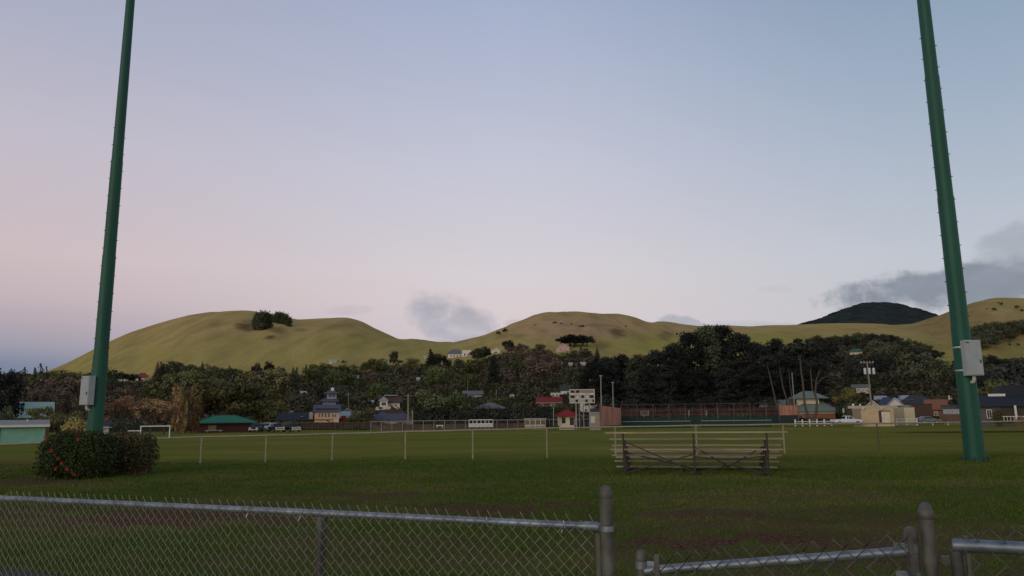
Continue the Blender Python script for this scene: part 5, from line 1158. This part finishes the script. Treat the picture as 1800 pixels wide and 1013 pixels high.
proto('bamboo', mk('crown', V, Fq, rn), trunk_mesh([([(x, y, -1), (x * 1.1, y, 5), (x * 1.3, y, 9.3)], [.09, .07, .02]) for x, y in ((-2, 0), (-1, .6), (0, -.4), (.8, .5), (1.9, 0), (1.3, -.6))]), 6)
for sd in range(2):                                              # low shrubs
    r = np.random.RandomState(800 + sd); bl_ = [((r.rand() - .5) * 7, (r.rand() - .5) * 5, 3.6 + r.rand() * 3.4, 2.2, 2.2, 2.6) for _ in range(12)] + [(0, 0, 3, 4, 3.2, 3.6)]
    V, Fq, rn = leaf_cloud(1300, bl_, .42, r, .4)
    proto('shrub', mk('crown', V, Fq, rn), trunk_mesh([([(0, 0, -1), (.1, 0, 2), (0, 0, 5)], [.4, .3, .1])]), 10)
r = np.random.RandomState(900)                                   # wind combed tree leaning one way
bl_ = [((r.rand() - .5) * 2.4 * math.sin(.5 + 2.3 * f) - .4 + .5 * f, (r.rand() - .5) * 3, 1.0 + f * 7.6, (.5 + 1.5 * math.sin(.35 + 2.4 * f)) * .8, 1.4, .9) for f in np.linspace(0, 1, 34)]
bl_ += [(-1.2 + r.rand() * 2, (r.rand() - .5) * 2, 6.6 + r.rand() * 2.4, .5, .5, .9) for _ in range(8)] + [(-.2 + .28 * k + .25 * q, (r.rand() - .5), 7.6 + .45 * q + .3 * (k % 3), .16, .16, .5) for k in range(-5, 5) for q in range(4)]
V, Fq, rn = leaf_cloud(2600, bl_, .26, r, .3)
proto('combed', mk('crown', V, Fq, rn), trunk_mesh([([(0, 0, -1), (0, 0, 4), (.4, 0, 8.6)], [.34, .22, .05])]), 4.6)
tr_rng = random.Random(21)
def tree(kind, x, y, z, height, width, col, label, group=None, name=None, bark=None, cat='tree'):
    crown, trunk, w0 = tr_rng.choice(PROTO[kind]); s = width / w0
    root = empty(name or {'conifer': 'conifer_tree', 'shrub': 'shrub', 'bamboo': 'bamboo_stand', 'flat': 'pine_tree', 'ironwood': 'ironwood_tree', 'bare': 'bare_tree'}.get(kind, 'broadleaf_tree'), (x, y, z), label, 'shrub' if kind == 'shrub' else cat, group, rz=0 if kind in ('combed', 'flat') else tr_rng.uniform(0, 6.28))
    root.scale = (s, s, height / 10.0)
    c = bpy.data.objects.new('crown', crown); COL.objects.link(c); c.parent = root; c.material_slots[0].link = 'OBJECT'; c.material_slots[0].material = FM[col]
    if not trunk.materials: trunk.materials.append(BARK)
    t = bpy.data.objects.new('trunk', trunk); COL.objects.link(t); t.parent = root
    if bark: t.material_slots[0].link = 'OBJECT'; t.material_slots[0].material = bark
    return root
def tree_px(kind, px, ytop, wpx, Y, col, label, group=None, base=None, bark=None, name=None, dz=0):
    """a tree whose crown tops out at this row of the photo, standing on the land at distance Y"""
    t = P(px, ytop, Y); z = tz(t.x, Y) if base is None else P(px, base, Y).z
    return tree(kind, t.x, Y, z - .2 + dz, max(2.0, t.z - z + .2), wpx * Y / F, col, label, group, name, bark)
def hill_pt(px, py, d0=561, d1=1500):
    d = ray(px, py)
    for Y in np.linspace(d0, d1, 900):
        if EYE + d.z * Y <= tz(d.x * Y, Y): return d.x * Y, Y
    return d.x * 1000, 1000
def near_house(px, ytop, ybot, hw, Y):
    for (x0, x1, yt, yb, D) in HOUSES:
        if D > Y - 2 and px + hw * .72 > x0 and px - hw * .72 < x1 and ybot > yt + 1 and ytop < yb - (yb - yt) * .3: return True
        if abs(D - Y) < 9 and px + hw > x0 and px - hw < x1: return True
    return False
LAND = [(130, 'above the mint hall'), (300, 'behind the left light pole'), (455, 'above the green pavilion'), (550, 'above the parked pickups'), (640, 'above the yellow house'), (735, 'around the white hillside house'), (830, 'right of the wooden pole'),
        (930, 'above the grey hip roof'), (1060, 'above the scoreboard'), (1430, 'behind the ironwoods'), (1545, 'behind the transformer pole'), (1640, 'above the wide dark roof'), (1705, 'left of the right pole'), (9999, 'above the navy roof')]
ROWN = ['at the foot of the wood', 'low in the wood', 'lower middle of the wood', 'mid wood', 'upper middle of the wood', 'high in the wood', 'along the wood skyline']
ADJ = dict(dark='dark green', black='blackish green', olive='olive green', mid='mid green', brown='brownish', rust='rusty brown', lime='light green', straw='straw coloured')
def wood():
    Ds = [183, 222, 268, 322, 386, 462, 548]; cnt = 0
    for ri, D in enumerate(Ds):
        step = 12.0 * F / D * (.9 if ri < 6 else .72); px = -40 + (ri * 37) % int(step)
        while px < 1850:
            x = px + rng.uniform(-.3, .3) * step; Dj = D * rng.uniform(.94, 1.05); px += step
            if 1085 < x < 1385 and ri > 0: continue
            if 1040 < x < 1425 and ri == 0: continue
            right = x > 1420
            kinds = (['round'] * 6 + ['spreading'] * 2 + ['bare'] * 3 + ['conifer'] * 1 + ['shrub'] * 2) if not right else ['round'] * 6 + ['spreading'] * 3 + ['shrub']
            kd = rng.choice(kinds)
            col = rng.choice(['dark'] * 4 + ['mid'] * 3 + ['olive'] * 4 + ['brown'] * 3) if not right else rng.choice(['dark'] * 4 + ['black'] * 6)
            if 180 < x < 330 and ri < 4: col = rng.choice(['brown', 'rust', 'olive', 'brown'])
            if x > 735 and x < 960 and ri < 2: col = rng.choice(['dark', 'mid', 'dark'])
            if kd == 'bare': col = rng.choice(['brown', 'brown', 'olive'])
            if kd == 'conifer': col = rng.choice(['dark', 'black'])
            X = ray(x, 700).x * Dj; z = tz(X, Dj); h = rng.uniform(10, 15.5) * (.9 if kd in ('shrub',) else 1) * (1.15 if kd == 'conifer' else 1)
            if kd == 'shrub': h *= .7
            if ri == 6:                                                      # the skyline follows the photographed tree line
                zt = P(x, np.interp(x, [a for a, b in TREEL], [b for a, b in TREEL]) + rng.uniform(-3, 7), Dj).z; h = max(5, zt - z)
            wd = h * rng.uniform(1.0, 1.35) if kd != 'conifer' else h * .5
            if kd == 'bare': wd = h * 1.1
            pb = proj(X, Dj, z)[1]; pt = proj(X, Dj, z + h)[1]; hw = wd * F / Dj / 2
            if near_house(x, pt, pb, hw, Dj): continue
            land = next(t for lim, t in LAND if x < lim)
            kn = dict(round='round crowned tree', spreading='spreading tree', bare='thin twiggy tree', conifer='pointed conifer', shrub='low bushy tree')[kd]
            lb = f'{ADJ[col]} {kn} {ROWN[ri]} {land}'
            tree(kd, X, Dj, z - .3, h, wd, col, lb, lb, bark=PALEBARK if kd == 'bare' else None); cnt += 1
    print('wood trees', cnt)
wood()
# understory filling the floor of the wood
def undergrowth():
    r = np.random.RandomState(5); n = 62000
    Y = 168 + (565 - 168) * r.rand(n) ** .9; u = (r.rand(n) * 2 - 1) * .8; X = u * Y; z = terr(X, Y)
    keep = fbm(X / 9, Y / 9, 3) > .36
    for (x0, x1, yt, yb, D) in HOUSES:
        a, b = P(x0, yb, D).x, P(x1, yb, D).x; keep &= ~((X > a - 1) & (X < b + 1) & (Y > D - 5) & (Y < D + 9))
    X, Y, z = X[keep], Y[keep], z[keep]; n = len(X)
    hgt = (.2 + 1.8 * r.rand(n) ** 1.6) * fbm(X / 12 + 3, Y / 12, 3) * 1.6; c = np.stack([X, Y, z + hgt], -1)
    nr = r.normal(size=(n, 3)) + np.array([0, -.3, 1.6]); nr /= np.linalg.norm(nr, axis=1)[:, None]; a = np.cross(nr, r.normal(size=(n, 3))); a /= np.linalg.norm(a, axis=1)[:, None]; b = np.cross(nr, a); s = (.35 + .5 * r.rand(n)) * (.6 + Y / 500)
    V = np.stack([c - a * s[:, None], c - b * s[:, None] * .6, c + a * s[:, None], c + b * s[:, None] * .6], 1).reshape(-1, 3)
    me = npmesh('undergrowth', V, np.arange(n * 4).reshape(-1, 4), mat('undergrowth_leaf', (.06, .06, .035), .9, var=.4, scale=.08, col2=(.09, .072, .05), face_var=.3, spec=.03), False, r.rand(n))
    o = bpy.data.objects.new('undergrowth', me); COL.objects.link(o); tag(o, 'dark tangled undergrowth covering the slope below the hillside trees', 'undergrowth', kind='stuff')
undergrowth()
# tall dark ironwoods behind the courts
IW = [(1044, 634, 62, 'black'), (1066, 626, 58, 'black'), (1092, 621, 62, 'black'), (1122, 621, 62, 'dark'), (1152, 613, 66, 'black'), (1184, 604, 64, 'black'), (1212, 583, 62, 'black'), (1240, 569, 66, 'dark'), (1268, 571, 70, 'black'), (1298, 582, 66, 'black'), (1328, 599, 64, 'black'), (1358, 596, 62, 'black'), (1388, 604, 66, 'black'), (1422, 607, 70, 'black')]
for i, (px, yt, w, c) in enumerate(IW):
    nxt = ['leftmost, beside the orange walled cabin', 'just above the first thin light mast', 'second right of the thin light masts', 'over the left basketball hoop', 'left shoulder of the stand', 'rising towards the peak of the stand', 'left flank of the peak', 'tallest of the stand, at its peak', 'right of the tallest crown', 'right shoulder below the peak', 'over the bright red kiosk roof', 'behind the leaning bare trunks', 'over the sage roofed park building', 'rightmost, over the forked bare tree'][i]
    tree_px('ironwood', px, yt, w * 1.12, 212 + (i % 3) * 7, c, f'tall blackish ironwood, {nxt}', 'tall ironwoods behind the ball courts', bark=BLACKBARK)
for i in range(14):
    px = 1060 + i * 27; tree_px('ironwood', px, 640 + 18 * ((i * 7) % 5) / 4 + (18 if i < 3 else 0), 62, 199 + (i % 2) * 4, 'black', 'shorter blackish ironwood in the front row behind the dark red court screen', 'front row of ironwoods behind the courts', bark=BLACKBARK)
for i in range(12):
    px = 1072 + i * 27; tree_px('shrub', px, 690 + 5 * (i % 3), 52, 194, 'black', 'dark shrub at the feet of the ironwoods behind the court screen', 'dark shrubs behind the court screen', bark=BLACKBARK)
# individual trees and shrubs read from the photograph
S = [('round', 8, 648, 74, 118, 'black', 'large blackish tree cut by the left edge of the view', None), ('round', -30, 655, 90, 122, 'black', 'blackish tree beyond the left edge behind the shed', None),
     ('flat', 28, 645, 42, 230, 'black', 'dark flat topped pine on the skyline left of the light pole', None), ('conifer', 72, 641, 30, 240, 'dark', 'taller pointed conifer of the skyline pair left of the light pole', None), ('conifer', 62, 648, 26, 242, 'dark', 'shorter pointed conifer at the left shoulder of the skyline pair', None), ('conifer', 82, 646, 20, 241, 'dark', 'slender conifer at the right shoulder of the skyline pair', None),
     ('bare', 78, 668, 80, 150, 'brown', 'pale limbed brown tree above the mint metal hall', PALEBARK), ('bare', 30, 672, 70, 152, 'brown', 'brown twiggy tree over the left end of the mint hall', PALEBARK), ('bare', 122, 676, 70, 150, 'brown', 'brown twiggy tree left of the grey cabinet', PALEBARK),
     ('spreading', 82, 708, 60, 104, 'mid', 'loose green tree standing before the mint metal hall', None), ('round', 118, 720, 56, 100, 'olive', 'olive bushy tree behind the dark hibiscus bush', None), ('shrub', 140, 730, 50, 96, 'straw', 'yellowish shrub just left of the light pole foot', None), ('round', 6, 712, 44, 112, 'dark', 'dark tree in front of the left end of the mint hall', None),
     ('bare', 212, 690, 66, 124, 'rust', 'rusty leafless thicket left of the soccer goal', None), ('bare', 240, 684, 74, 128, 'rust', 'tallest rusty leafless thicket behind the soccer goal', None), ('bare', 268, 692, 66, 126, 'rust', 'rusty leafless thicket right behind the crossbar', None), ('shrub', 225, 732, 60, 118, 'dark', 'dark low shrub left of the soccer goal', None), ('bare', 292, 700, 50, 130, 'rust', 'rusty thicket beside the yellowing bamboo', None),
     ('bamboo', 318, 674, 40, 142, 'straw', 'yellowing upright bamboo left of the green pavilion', None), ('bamboo', 341, 679, 34, 145, 'straw', 'yellowing bamboo nearest the green pavilion roof', None),
     ('round', 386, 668, 84, 180, 'dark', 'big dark green tree above the left half of the pavilion', None), ('round', 430, 680, 80, 182, 'dark', 'big dark green tree above the right end of the pavilion', None), ('shrub', 408, 712, 46, 172, 'brown', 'reddish brown shrub behind the pavilion roof peak', None), ('round', 462, 700, 60, 176, 'olive', 'olive tree behind the parked cars', None), ('round', 490, 706, 40, 215, 'olive', 'olive tree over the left end of the long dark roof', None), ('bare', 446, 672, 40, 230, 'brown', 'pale twiggy tree above the pavilion', PALEBARK),
     ('conifer', 278, 636, 14, 540, 'dark', 'lone pointed conifer on the skyline between light pole and bamboo', None), ('conifer', 356, 636, 14, 540, 'dark', 'pointed conifer on the skyline above the bamboo', None), ('conifer', 403, 643, 18, 540, 'dark', 'small conifer on the skyline above the pavilion', None), ('round', 452, 637, 20, 560, 'black', 'dark round headed tree, left of the skyline pair below the hill scar', None), ('round', 473, 633, 18, 560, 'black', 'dark round headed tree, right of the skyline pair below the hill scar', None),
     ('round', 692, 616, 18, 540, 'black', 'dark domed tree standing up on the skyline above the white hillside house', None), ('conifer', 757, 613, 22, 540, 'black', 'dark pointed tree left of the ridge villa', None), ('round', 770, 622, 30, 530, 'black', 'dark tree hugging the left side of the ridge villa', None), ('round', 838, 612, 26, 540, 'dark', 'dark tree between the villa annex and gabled cottage', None), ('round', 852, 608, 24, 548, 'dark', 'dark tree just left of the gabled cottage', None), ('round', 893, 597, 26, 560, 'black', 'dark round tree right of the small gabled cottage', None),
     ('round', 770, 682, 92, 178, 'mid', 'broad green tree rising behind the hedge by the utility pole', None), ('round', 740, 690, 50, 182, 'dark', 'dark tree touching the wooden utility pole', None), ('round', 800, 690, 60, 186, 'dark', 'dark green tree left of the grey hip roof', None), ('round', 880, 697, 42, 222, 'lime', 'bright light green tree behind the grey hip roof', None), ('shrub', 915, 705, 50, 205, 'olive', 'olive shrub between the grey hip roof and red metal roof', None), ('bare', 834, 690, 40, 205, 'dark', 'dark bare limbed tree over the left of the grey hip roof', BLACKBARK),
     ('round', 640, 716, 44, 176, 'olive', 'olive tree between the blue grey cottage and solar roof', None), ('shrub', 622, 730, 40, 165, 'olive', 'olive shrub right of the yellow house', None), ('shrub', 668, 740, 60, 160, 'lime', 'light green vines in front of the solar roofed house', None), ('shrub', 700, 741, 44, 160, 'mid', 'green bush at the right of the solar roofed house', None),
     ('round', 964, 722, 34, 172, 'dark', 'dark tree left of the concession stand', None), ('round', 996, 706, 44, 190, 'dark', 'dark tree behind the left leg of the scoreboard', None), ('shrub', 945, 722, 44, 178, 'black', 'dark shrub under the red metal roof', None), ('round', 1050, 690, 34, 215, 'dark', 'dark tree behind the right edge of the scoreboard', None),
     ('spreading', 1486, 676, 52, 176, 'yellow', 'yellow leaved spreading tree left of the transformer pole', None), ('round', 1484, 697, 30, 172, 'dark', 'dark tree under the yellow leaved crown', None), ('shrub', 1504, 705, 44, 168, 'dark', 'dark shrub behind the flat beige park building', None), ('round', 1482, 704, 24, 200, 'black', 'blackish tree at the right end of the sage roof', None), ('round', 1569, 690, 22, 225, 'black', 'small dark tree between the blue and grey roofs', None), ('round', 1660, 694, 44, 214, 'olive', 'olive domed tree behind the terracotta roof', None),
     ('shrub', 1752, 716, 22, 113, 'olive', 'olive shrub in front of the verandah house', None), ('shrub', 1790, 730, 16, 112, 'rust', 'reddish small shrub by the verandah railing', None), ('round', 1745, 664, 80, 165, 'olive', 'olive domed tree behind the left slope of the navy roof', None), ('round', 1690, 672, 60, 175, 'dark', 'dark tree partly hidden by the right light pole', None), ('round', 1800, 660, 80, 170, 'dark', 'dark tree behind the ridge of the navy roof', None),
     ('flat', 1748, 620, 34, 420, 'black', 'dark flat crowned pine standing alone right of the right pole cabinet', None), ('flat', 1768, 628, 22, 430, 'black', 'smaller flat crowned pine beside the lone pine', None), ('conifer', 1784, 631, 16, 430, 'dark', 'pointed conifer at the far right of the skyline', None), ('conifer', 1796, 628, 16, 430, 'dark', 'last pointed conifer cut by the right edge', None)]
for k, px, yt, w, Y, c, lb, bk in S: tree_px(k, px, yt, w, Y, c, lb, bark=bk)
tree_px('flat', 1008, 587, 56, 585, 'black', 'broad dark flat topped pine above the pink gabled house', bark=BLACKBARK); tree_px('flat', 1030, 589, 36, 590, 'black', 'smaller dark pine leaning on the right of the broad flat pine', bark=BLACKBARK)
tree_px('round', 1002, 591, 52, 588, 'black', 'dense dark crown filling under the broad flat topped pine', bark=BLACKBARK); tree_px('round', 1024, 593, 34, 592, 'black', 'smaller dense crown at the right of the broad flat pine', bark=BLACKBARK)
tree_px('flat', 216, 652, 28, 540, 'black', 'dark flat pine left of the red villa', bark=BLACKBARK); tree_px('flat', 236, 656, 22, 536, 'black', 'dark flat pine touching the red villa', bark=BLACKBARK)
# wind combed clumps on the left hill and scattered scrub on the slopes
for i, (px, yt, yb, w) in enumerate([(452, 547, 581, 15), (460, 544.5, 583, 17), (468, 546, 583, 16), (475, 550, 580, 11)]):
    X, Y = hill_pt(px, yb, 561, 1000); z = tz(X, Y); tree('combed', X, Y, z - 1, P(px, yt, Y).z - z + 1, w * 1.3 * Y / F, 'dark', ['left edge', 'tallest middle', 'right middle', 'right edge'][i] + ' tree of the larger wind combed clump on the grassy hill', 'larger clump on the left hill', name='windswept_tree', bark=BLACKBARK)
for i, (px, yt, yb, w) in enumerate([(487, 547, 568, 13), (494, 547.5, 571, 14), (502, 550, 574, 13), (509, 556, 577, 9)]):
    X, Y = hill_pt(px, yb, 561, 1000); z = tz(X, Y); tree('combed', X, Y, z - 1, P(px, yt, Y).z - z + 1, w * 1.3 * Y / F, 'dark', ['left', 'second', 'third', 'right'][i] + ' tree of the smaller wind combed clump on the grassy hill', 'smaller clump on the left hill', name='windswept_tree', bark=BLACKBARK)
for i, (px, yb, w) in enumerate([(975, 570, 9), (986, 571, 6), (1005, 571, 5), (1022, 577, 11), (1041, 579, 7), (1068, 573, 4), (1049, 574, 3), (940, 572, 3.5), (1100, 574, 4), (1190, 588, 5)]):
    X, Y = hill_pt(px, yb, 561, 1100); tree('shrub', X, Y, tz(X, Y) - .8, w * .55 * Y / F + 1, w * Y / F, 'dark', ['widest of the scrub row on the upper middle hill', 'second scrub bush right of the widest one on the middle hill', 'small third scrub bush on the middle hill', 'lower broad scrub bush on the middle hill face', 'scrub bush right of the lower broad one', 'tiny scrub dot near the right rim of the middle hill', 'tiny scrub dot between the two scrub rows', 'lone tiny scrub on the left flank of the middle hill', 'tiny scrub above the reddish scar of the middle hill', 'dark scrub on the low bump right of the middle hill'][i], 'scrub on the middle hill')
for i, (px, yt, w) in enumerate([(876, 586, 8), (888, 582, 9)]):
    X, Y = hill_pt(px, yt + 5, 561, 1100); tree('flat', X, Y, tz(X, Y) - .5, 6.5, w * Y / F, 'black', ['lower', 'upper'][i] + ' little windblown tree on the left skyline of the middle hill', 'little trees on the middle hill skyline')
for i, (px, yb, w) in enumerate([(1706, 619, 30), (1720, 616, 30), (1738, 612, 30), (1752, 604, 26), (1712, 600, 30), (1730, 594, 32), (1750, 588, 30), (1768, 590, 30), (1786, 588, 30), (1800, 584, 28), (1776, 600, 22), (1815, 590, 30), (1697, 608, 24), (1744, 600, 30), (1760, 594, 28)]):
    X, Y = hill_pt(px, yb, 561, 950); z = tz(X, Y); tree('round', X, Y, z - 2.5, 15, w * 1.25 * Y / F, 'dark', 'dark tree in the wedge shaped grove on the right hill behind the light pole', 'grove on the right hill')
for i, (px, yb, w) in enumerate([(1748, 545, 9), (1760, 535.5, 8), (1788, 541, 9), (1796, 547, 7), (1735, 543, 4), (1790, 606, 6), (1775, 606, 5), (1755, 532.5, 4)]):
    X, Y = hill_pt(px, yb, 561, 950); tree('shrub', X, Y, tz(X, Y) - .8, w * .6 * Y / F + .5, w * Y / F, 'dark', ['larger dark scrub left of centre near the right hill top', 'scrub on the right hill rim', 'broad scrub at the far right below the rim', 'scrub cut by the right edge of the view', 'tiny scrub closest to the light pole on the right hill', 'scrub below the wedge shaped grove', 'smaller scrub below the wedge shaped grove', 'tiny scrub bump on the very top of the right hill'][i], 'scrub on the right hill')
# dense grove closing the foot of the far dark hill
for row, D in enumerate((590, 560, 525)):
    for i, px in enumerate(np.arange(1432 + row * 5, 1645, 16)):
        x = px + rng.uniform(-3, 3); yt = np.interp(x, [a for a, b in TREEL], [b for a, b in TREEL]) + rng.uniform(-1, 5) + row * 9
        X = ray(x, 600).x * D; z = tz(X, D); zt = P(x, yt, D).z; h = max(11, zt - z)
        tree('round', X, D, zt - h, h, rng.uniform(26, 34) * D / F, rng.choice(['dark', 'dark', 'black']), ['dark tree on the ragged top edge of the far grove below the forested hill', 'dark tree in the middle rank of the far grove below the forested hill', 'dark tree in the lower rank of the far grove below the forested hill'][row], ['top rank of the far grove', 'middle rank of the far grove', 'lower rank of the far grove'][row], bark=BLACKBARK)
# hedge behind the outfield fence
def hedge(name, label, x0, x1, yt, Y, col, thick=2.0, n=5200, leaf=.26, seed=1):
    a, b = P(x0, yt, Y), P(x1, yt, Y); z = tz((a.x + b.x) / 2, Y); h = a.z - z; L_ = b.x - a.x; r = np.random.RandomState(seed)
    bl_ = [(L_ * (k + .5) / 30, (r.rand() - .5) * .5, h * .5 + (r.rand() - .5) * .4, L_ / 30, thick / 2, h * .52) for k in range(30)]
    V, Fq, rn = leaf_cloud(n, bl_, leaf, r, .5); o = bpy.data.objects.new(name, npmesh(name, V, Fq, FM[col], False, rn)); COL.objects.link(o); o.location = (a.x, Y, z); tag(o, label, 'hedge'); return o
hedge('hedge', 'long dark clipped hedge behind the outfield fence', 728, 965, 717, 170, 'black', 3, 7000, seed=3)
hedge('hedge', 'low dark green hedge in front of the long dark roofed house', 524, 588, 744, 170, 'dark', 2, 1800, seed=4)
hedge('hedge', 'loose hedge behind the row of parked cars', 440, 548, 742, 172, 'olive', 2, 2600, seed=5)
hedge('hedge', 'low hedge along the right of the yellow house', 600, 660, 743, 168, 'dark', 2, 1800, seed=6)
# hand shaped bare trees by the park building
def limb_tree(name, label, Y, limbs, crowns, bark, col='black', base=None):
    q = P(*base, Y); root = empty(name, q, label, 'tree'); b = MB()
    for pts, rr in limbs: b.tube([P(x, y, Y + dy) - q for x, y, dy in pts], [k * .62 for k in rr], n=8)
    b.build('trunk', bark, root)
    if crowns:
        r = np.random.RandomState(len(limbs) * 7 + int(Y)); bl_ = []
        for (x, y, w, h_) in crowns:
            for _ in range(9):
                c = P(x + (r.rand() - .5) * w, y + (r.rand() - .5) * h_, Y + (r.rand() - .5) * 6) - q; bl_.append((c.x, c.y, c.z, w * .2 * Y / F, w * .2 * Y / F, max(.4, h_ * .3 * Y / F)))
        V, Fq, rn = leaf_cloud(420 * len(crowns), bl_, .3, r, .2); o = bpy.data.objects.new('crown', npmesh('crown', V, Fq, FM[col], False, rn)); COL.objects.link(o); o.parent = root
limb_tree('forked_tree', 'tall bare forked tree with dark flat crown before the sage roofed park building', 144,
          [([(1428, 745, 0), (1421, 733, 0), (1415, 715, 0), (1412, 680, 0), (1408, 650, 0), (1406, 628, 0)], [.75, .5, .4, .32, .26, .2]), ([(1406, 628, 0), (1398, 614, .5), (1390, 606, 1)], [.18, .12, .05]), ([(1406, 628, 0), (1413, 614, -.5), (1418, 606, 0)], [.18, .12, .05]),
           ([(1428, 743, 0), (1435, 725, 0), (1436, 708, 0), (1433, 690, 0), (1435, 668, 0), (1441, 650, 0)], [.6, .5, .36, .28, .2, .14]), ([(1434, 700, 0), (1428, 685, .5), (1425, 655, .8), (1427, 640, 1)], [.26, .2, .16, .1]), ([(1436, 675, 0), (1446, 665, 0), (1456, 661, 0)], [.16, .12, .06]), ([(1425, 648, .8), (1418, 636, 1), (1412, 632, 1)], [.1, .06, .04]), ([(1427, 645, 1), (1435, 636, 1), (1440, 634, 1)], [.1, .06, .04])],
          [(1402, 610, 52, 10), (1388, 616, 40, 10), (1422, 614, 40, 10), (1438, 640, 30, 12), (1415, 602, 30, 8)], PALEBARK, base=(1428, 745))
limb_tree('leaning_tree', 'left bare trunk leaning over the sage roofed annex', 176, [([(1372, 735, 0), (1365, 712, 0), (1360, 690, 0), (1352, 655, 0), (1348, 640, 0)], [.4, .34, .3, .22, .16])], [(1346, 636, 44, 16)], BARK, base=(1372, 735))
limb_tree('leaning_tree', 'middle bare trunk leaning over the sage roofed annex', 178, [([(1386, 735, 0), (1382, 700, 0), (1376, 680, 0), (1371, 650, 0), (1368, 636, 0)], [.4, .34, .3, .2, .15])], [(1366, 630, 44, 16)], BARK, base=(1386, 735))
limb_tree('leaning_tree', 'right slim bare trunk beside the slim light mast', 180, [([(1396, 735, 0), (1392, 700, 0), (1388, 670, 0), (1386, 645, 0)], [.3, .26, .2, .14])], [(1386, 640, 40, 16)], BARK, base=(1396, 735))
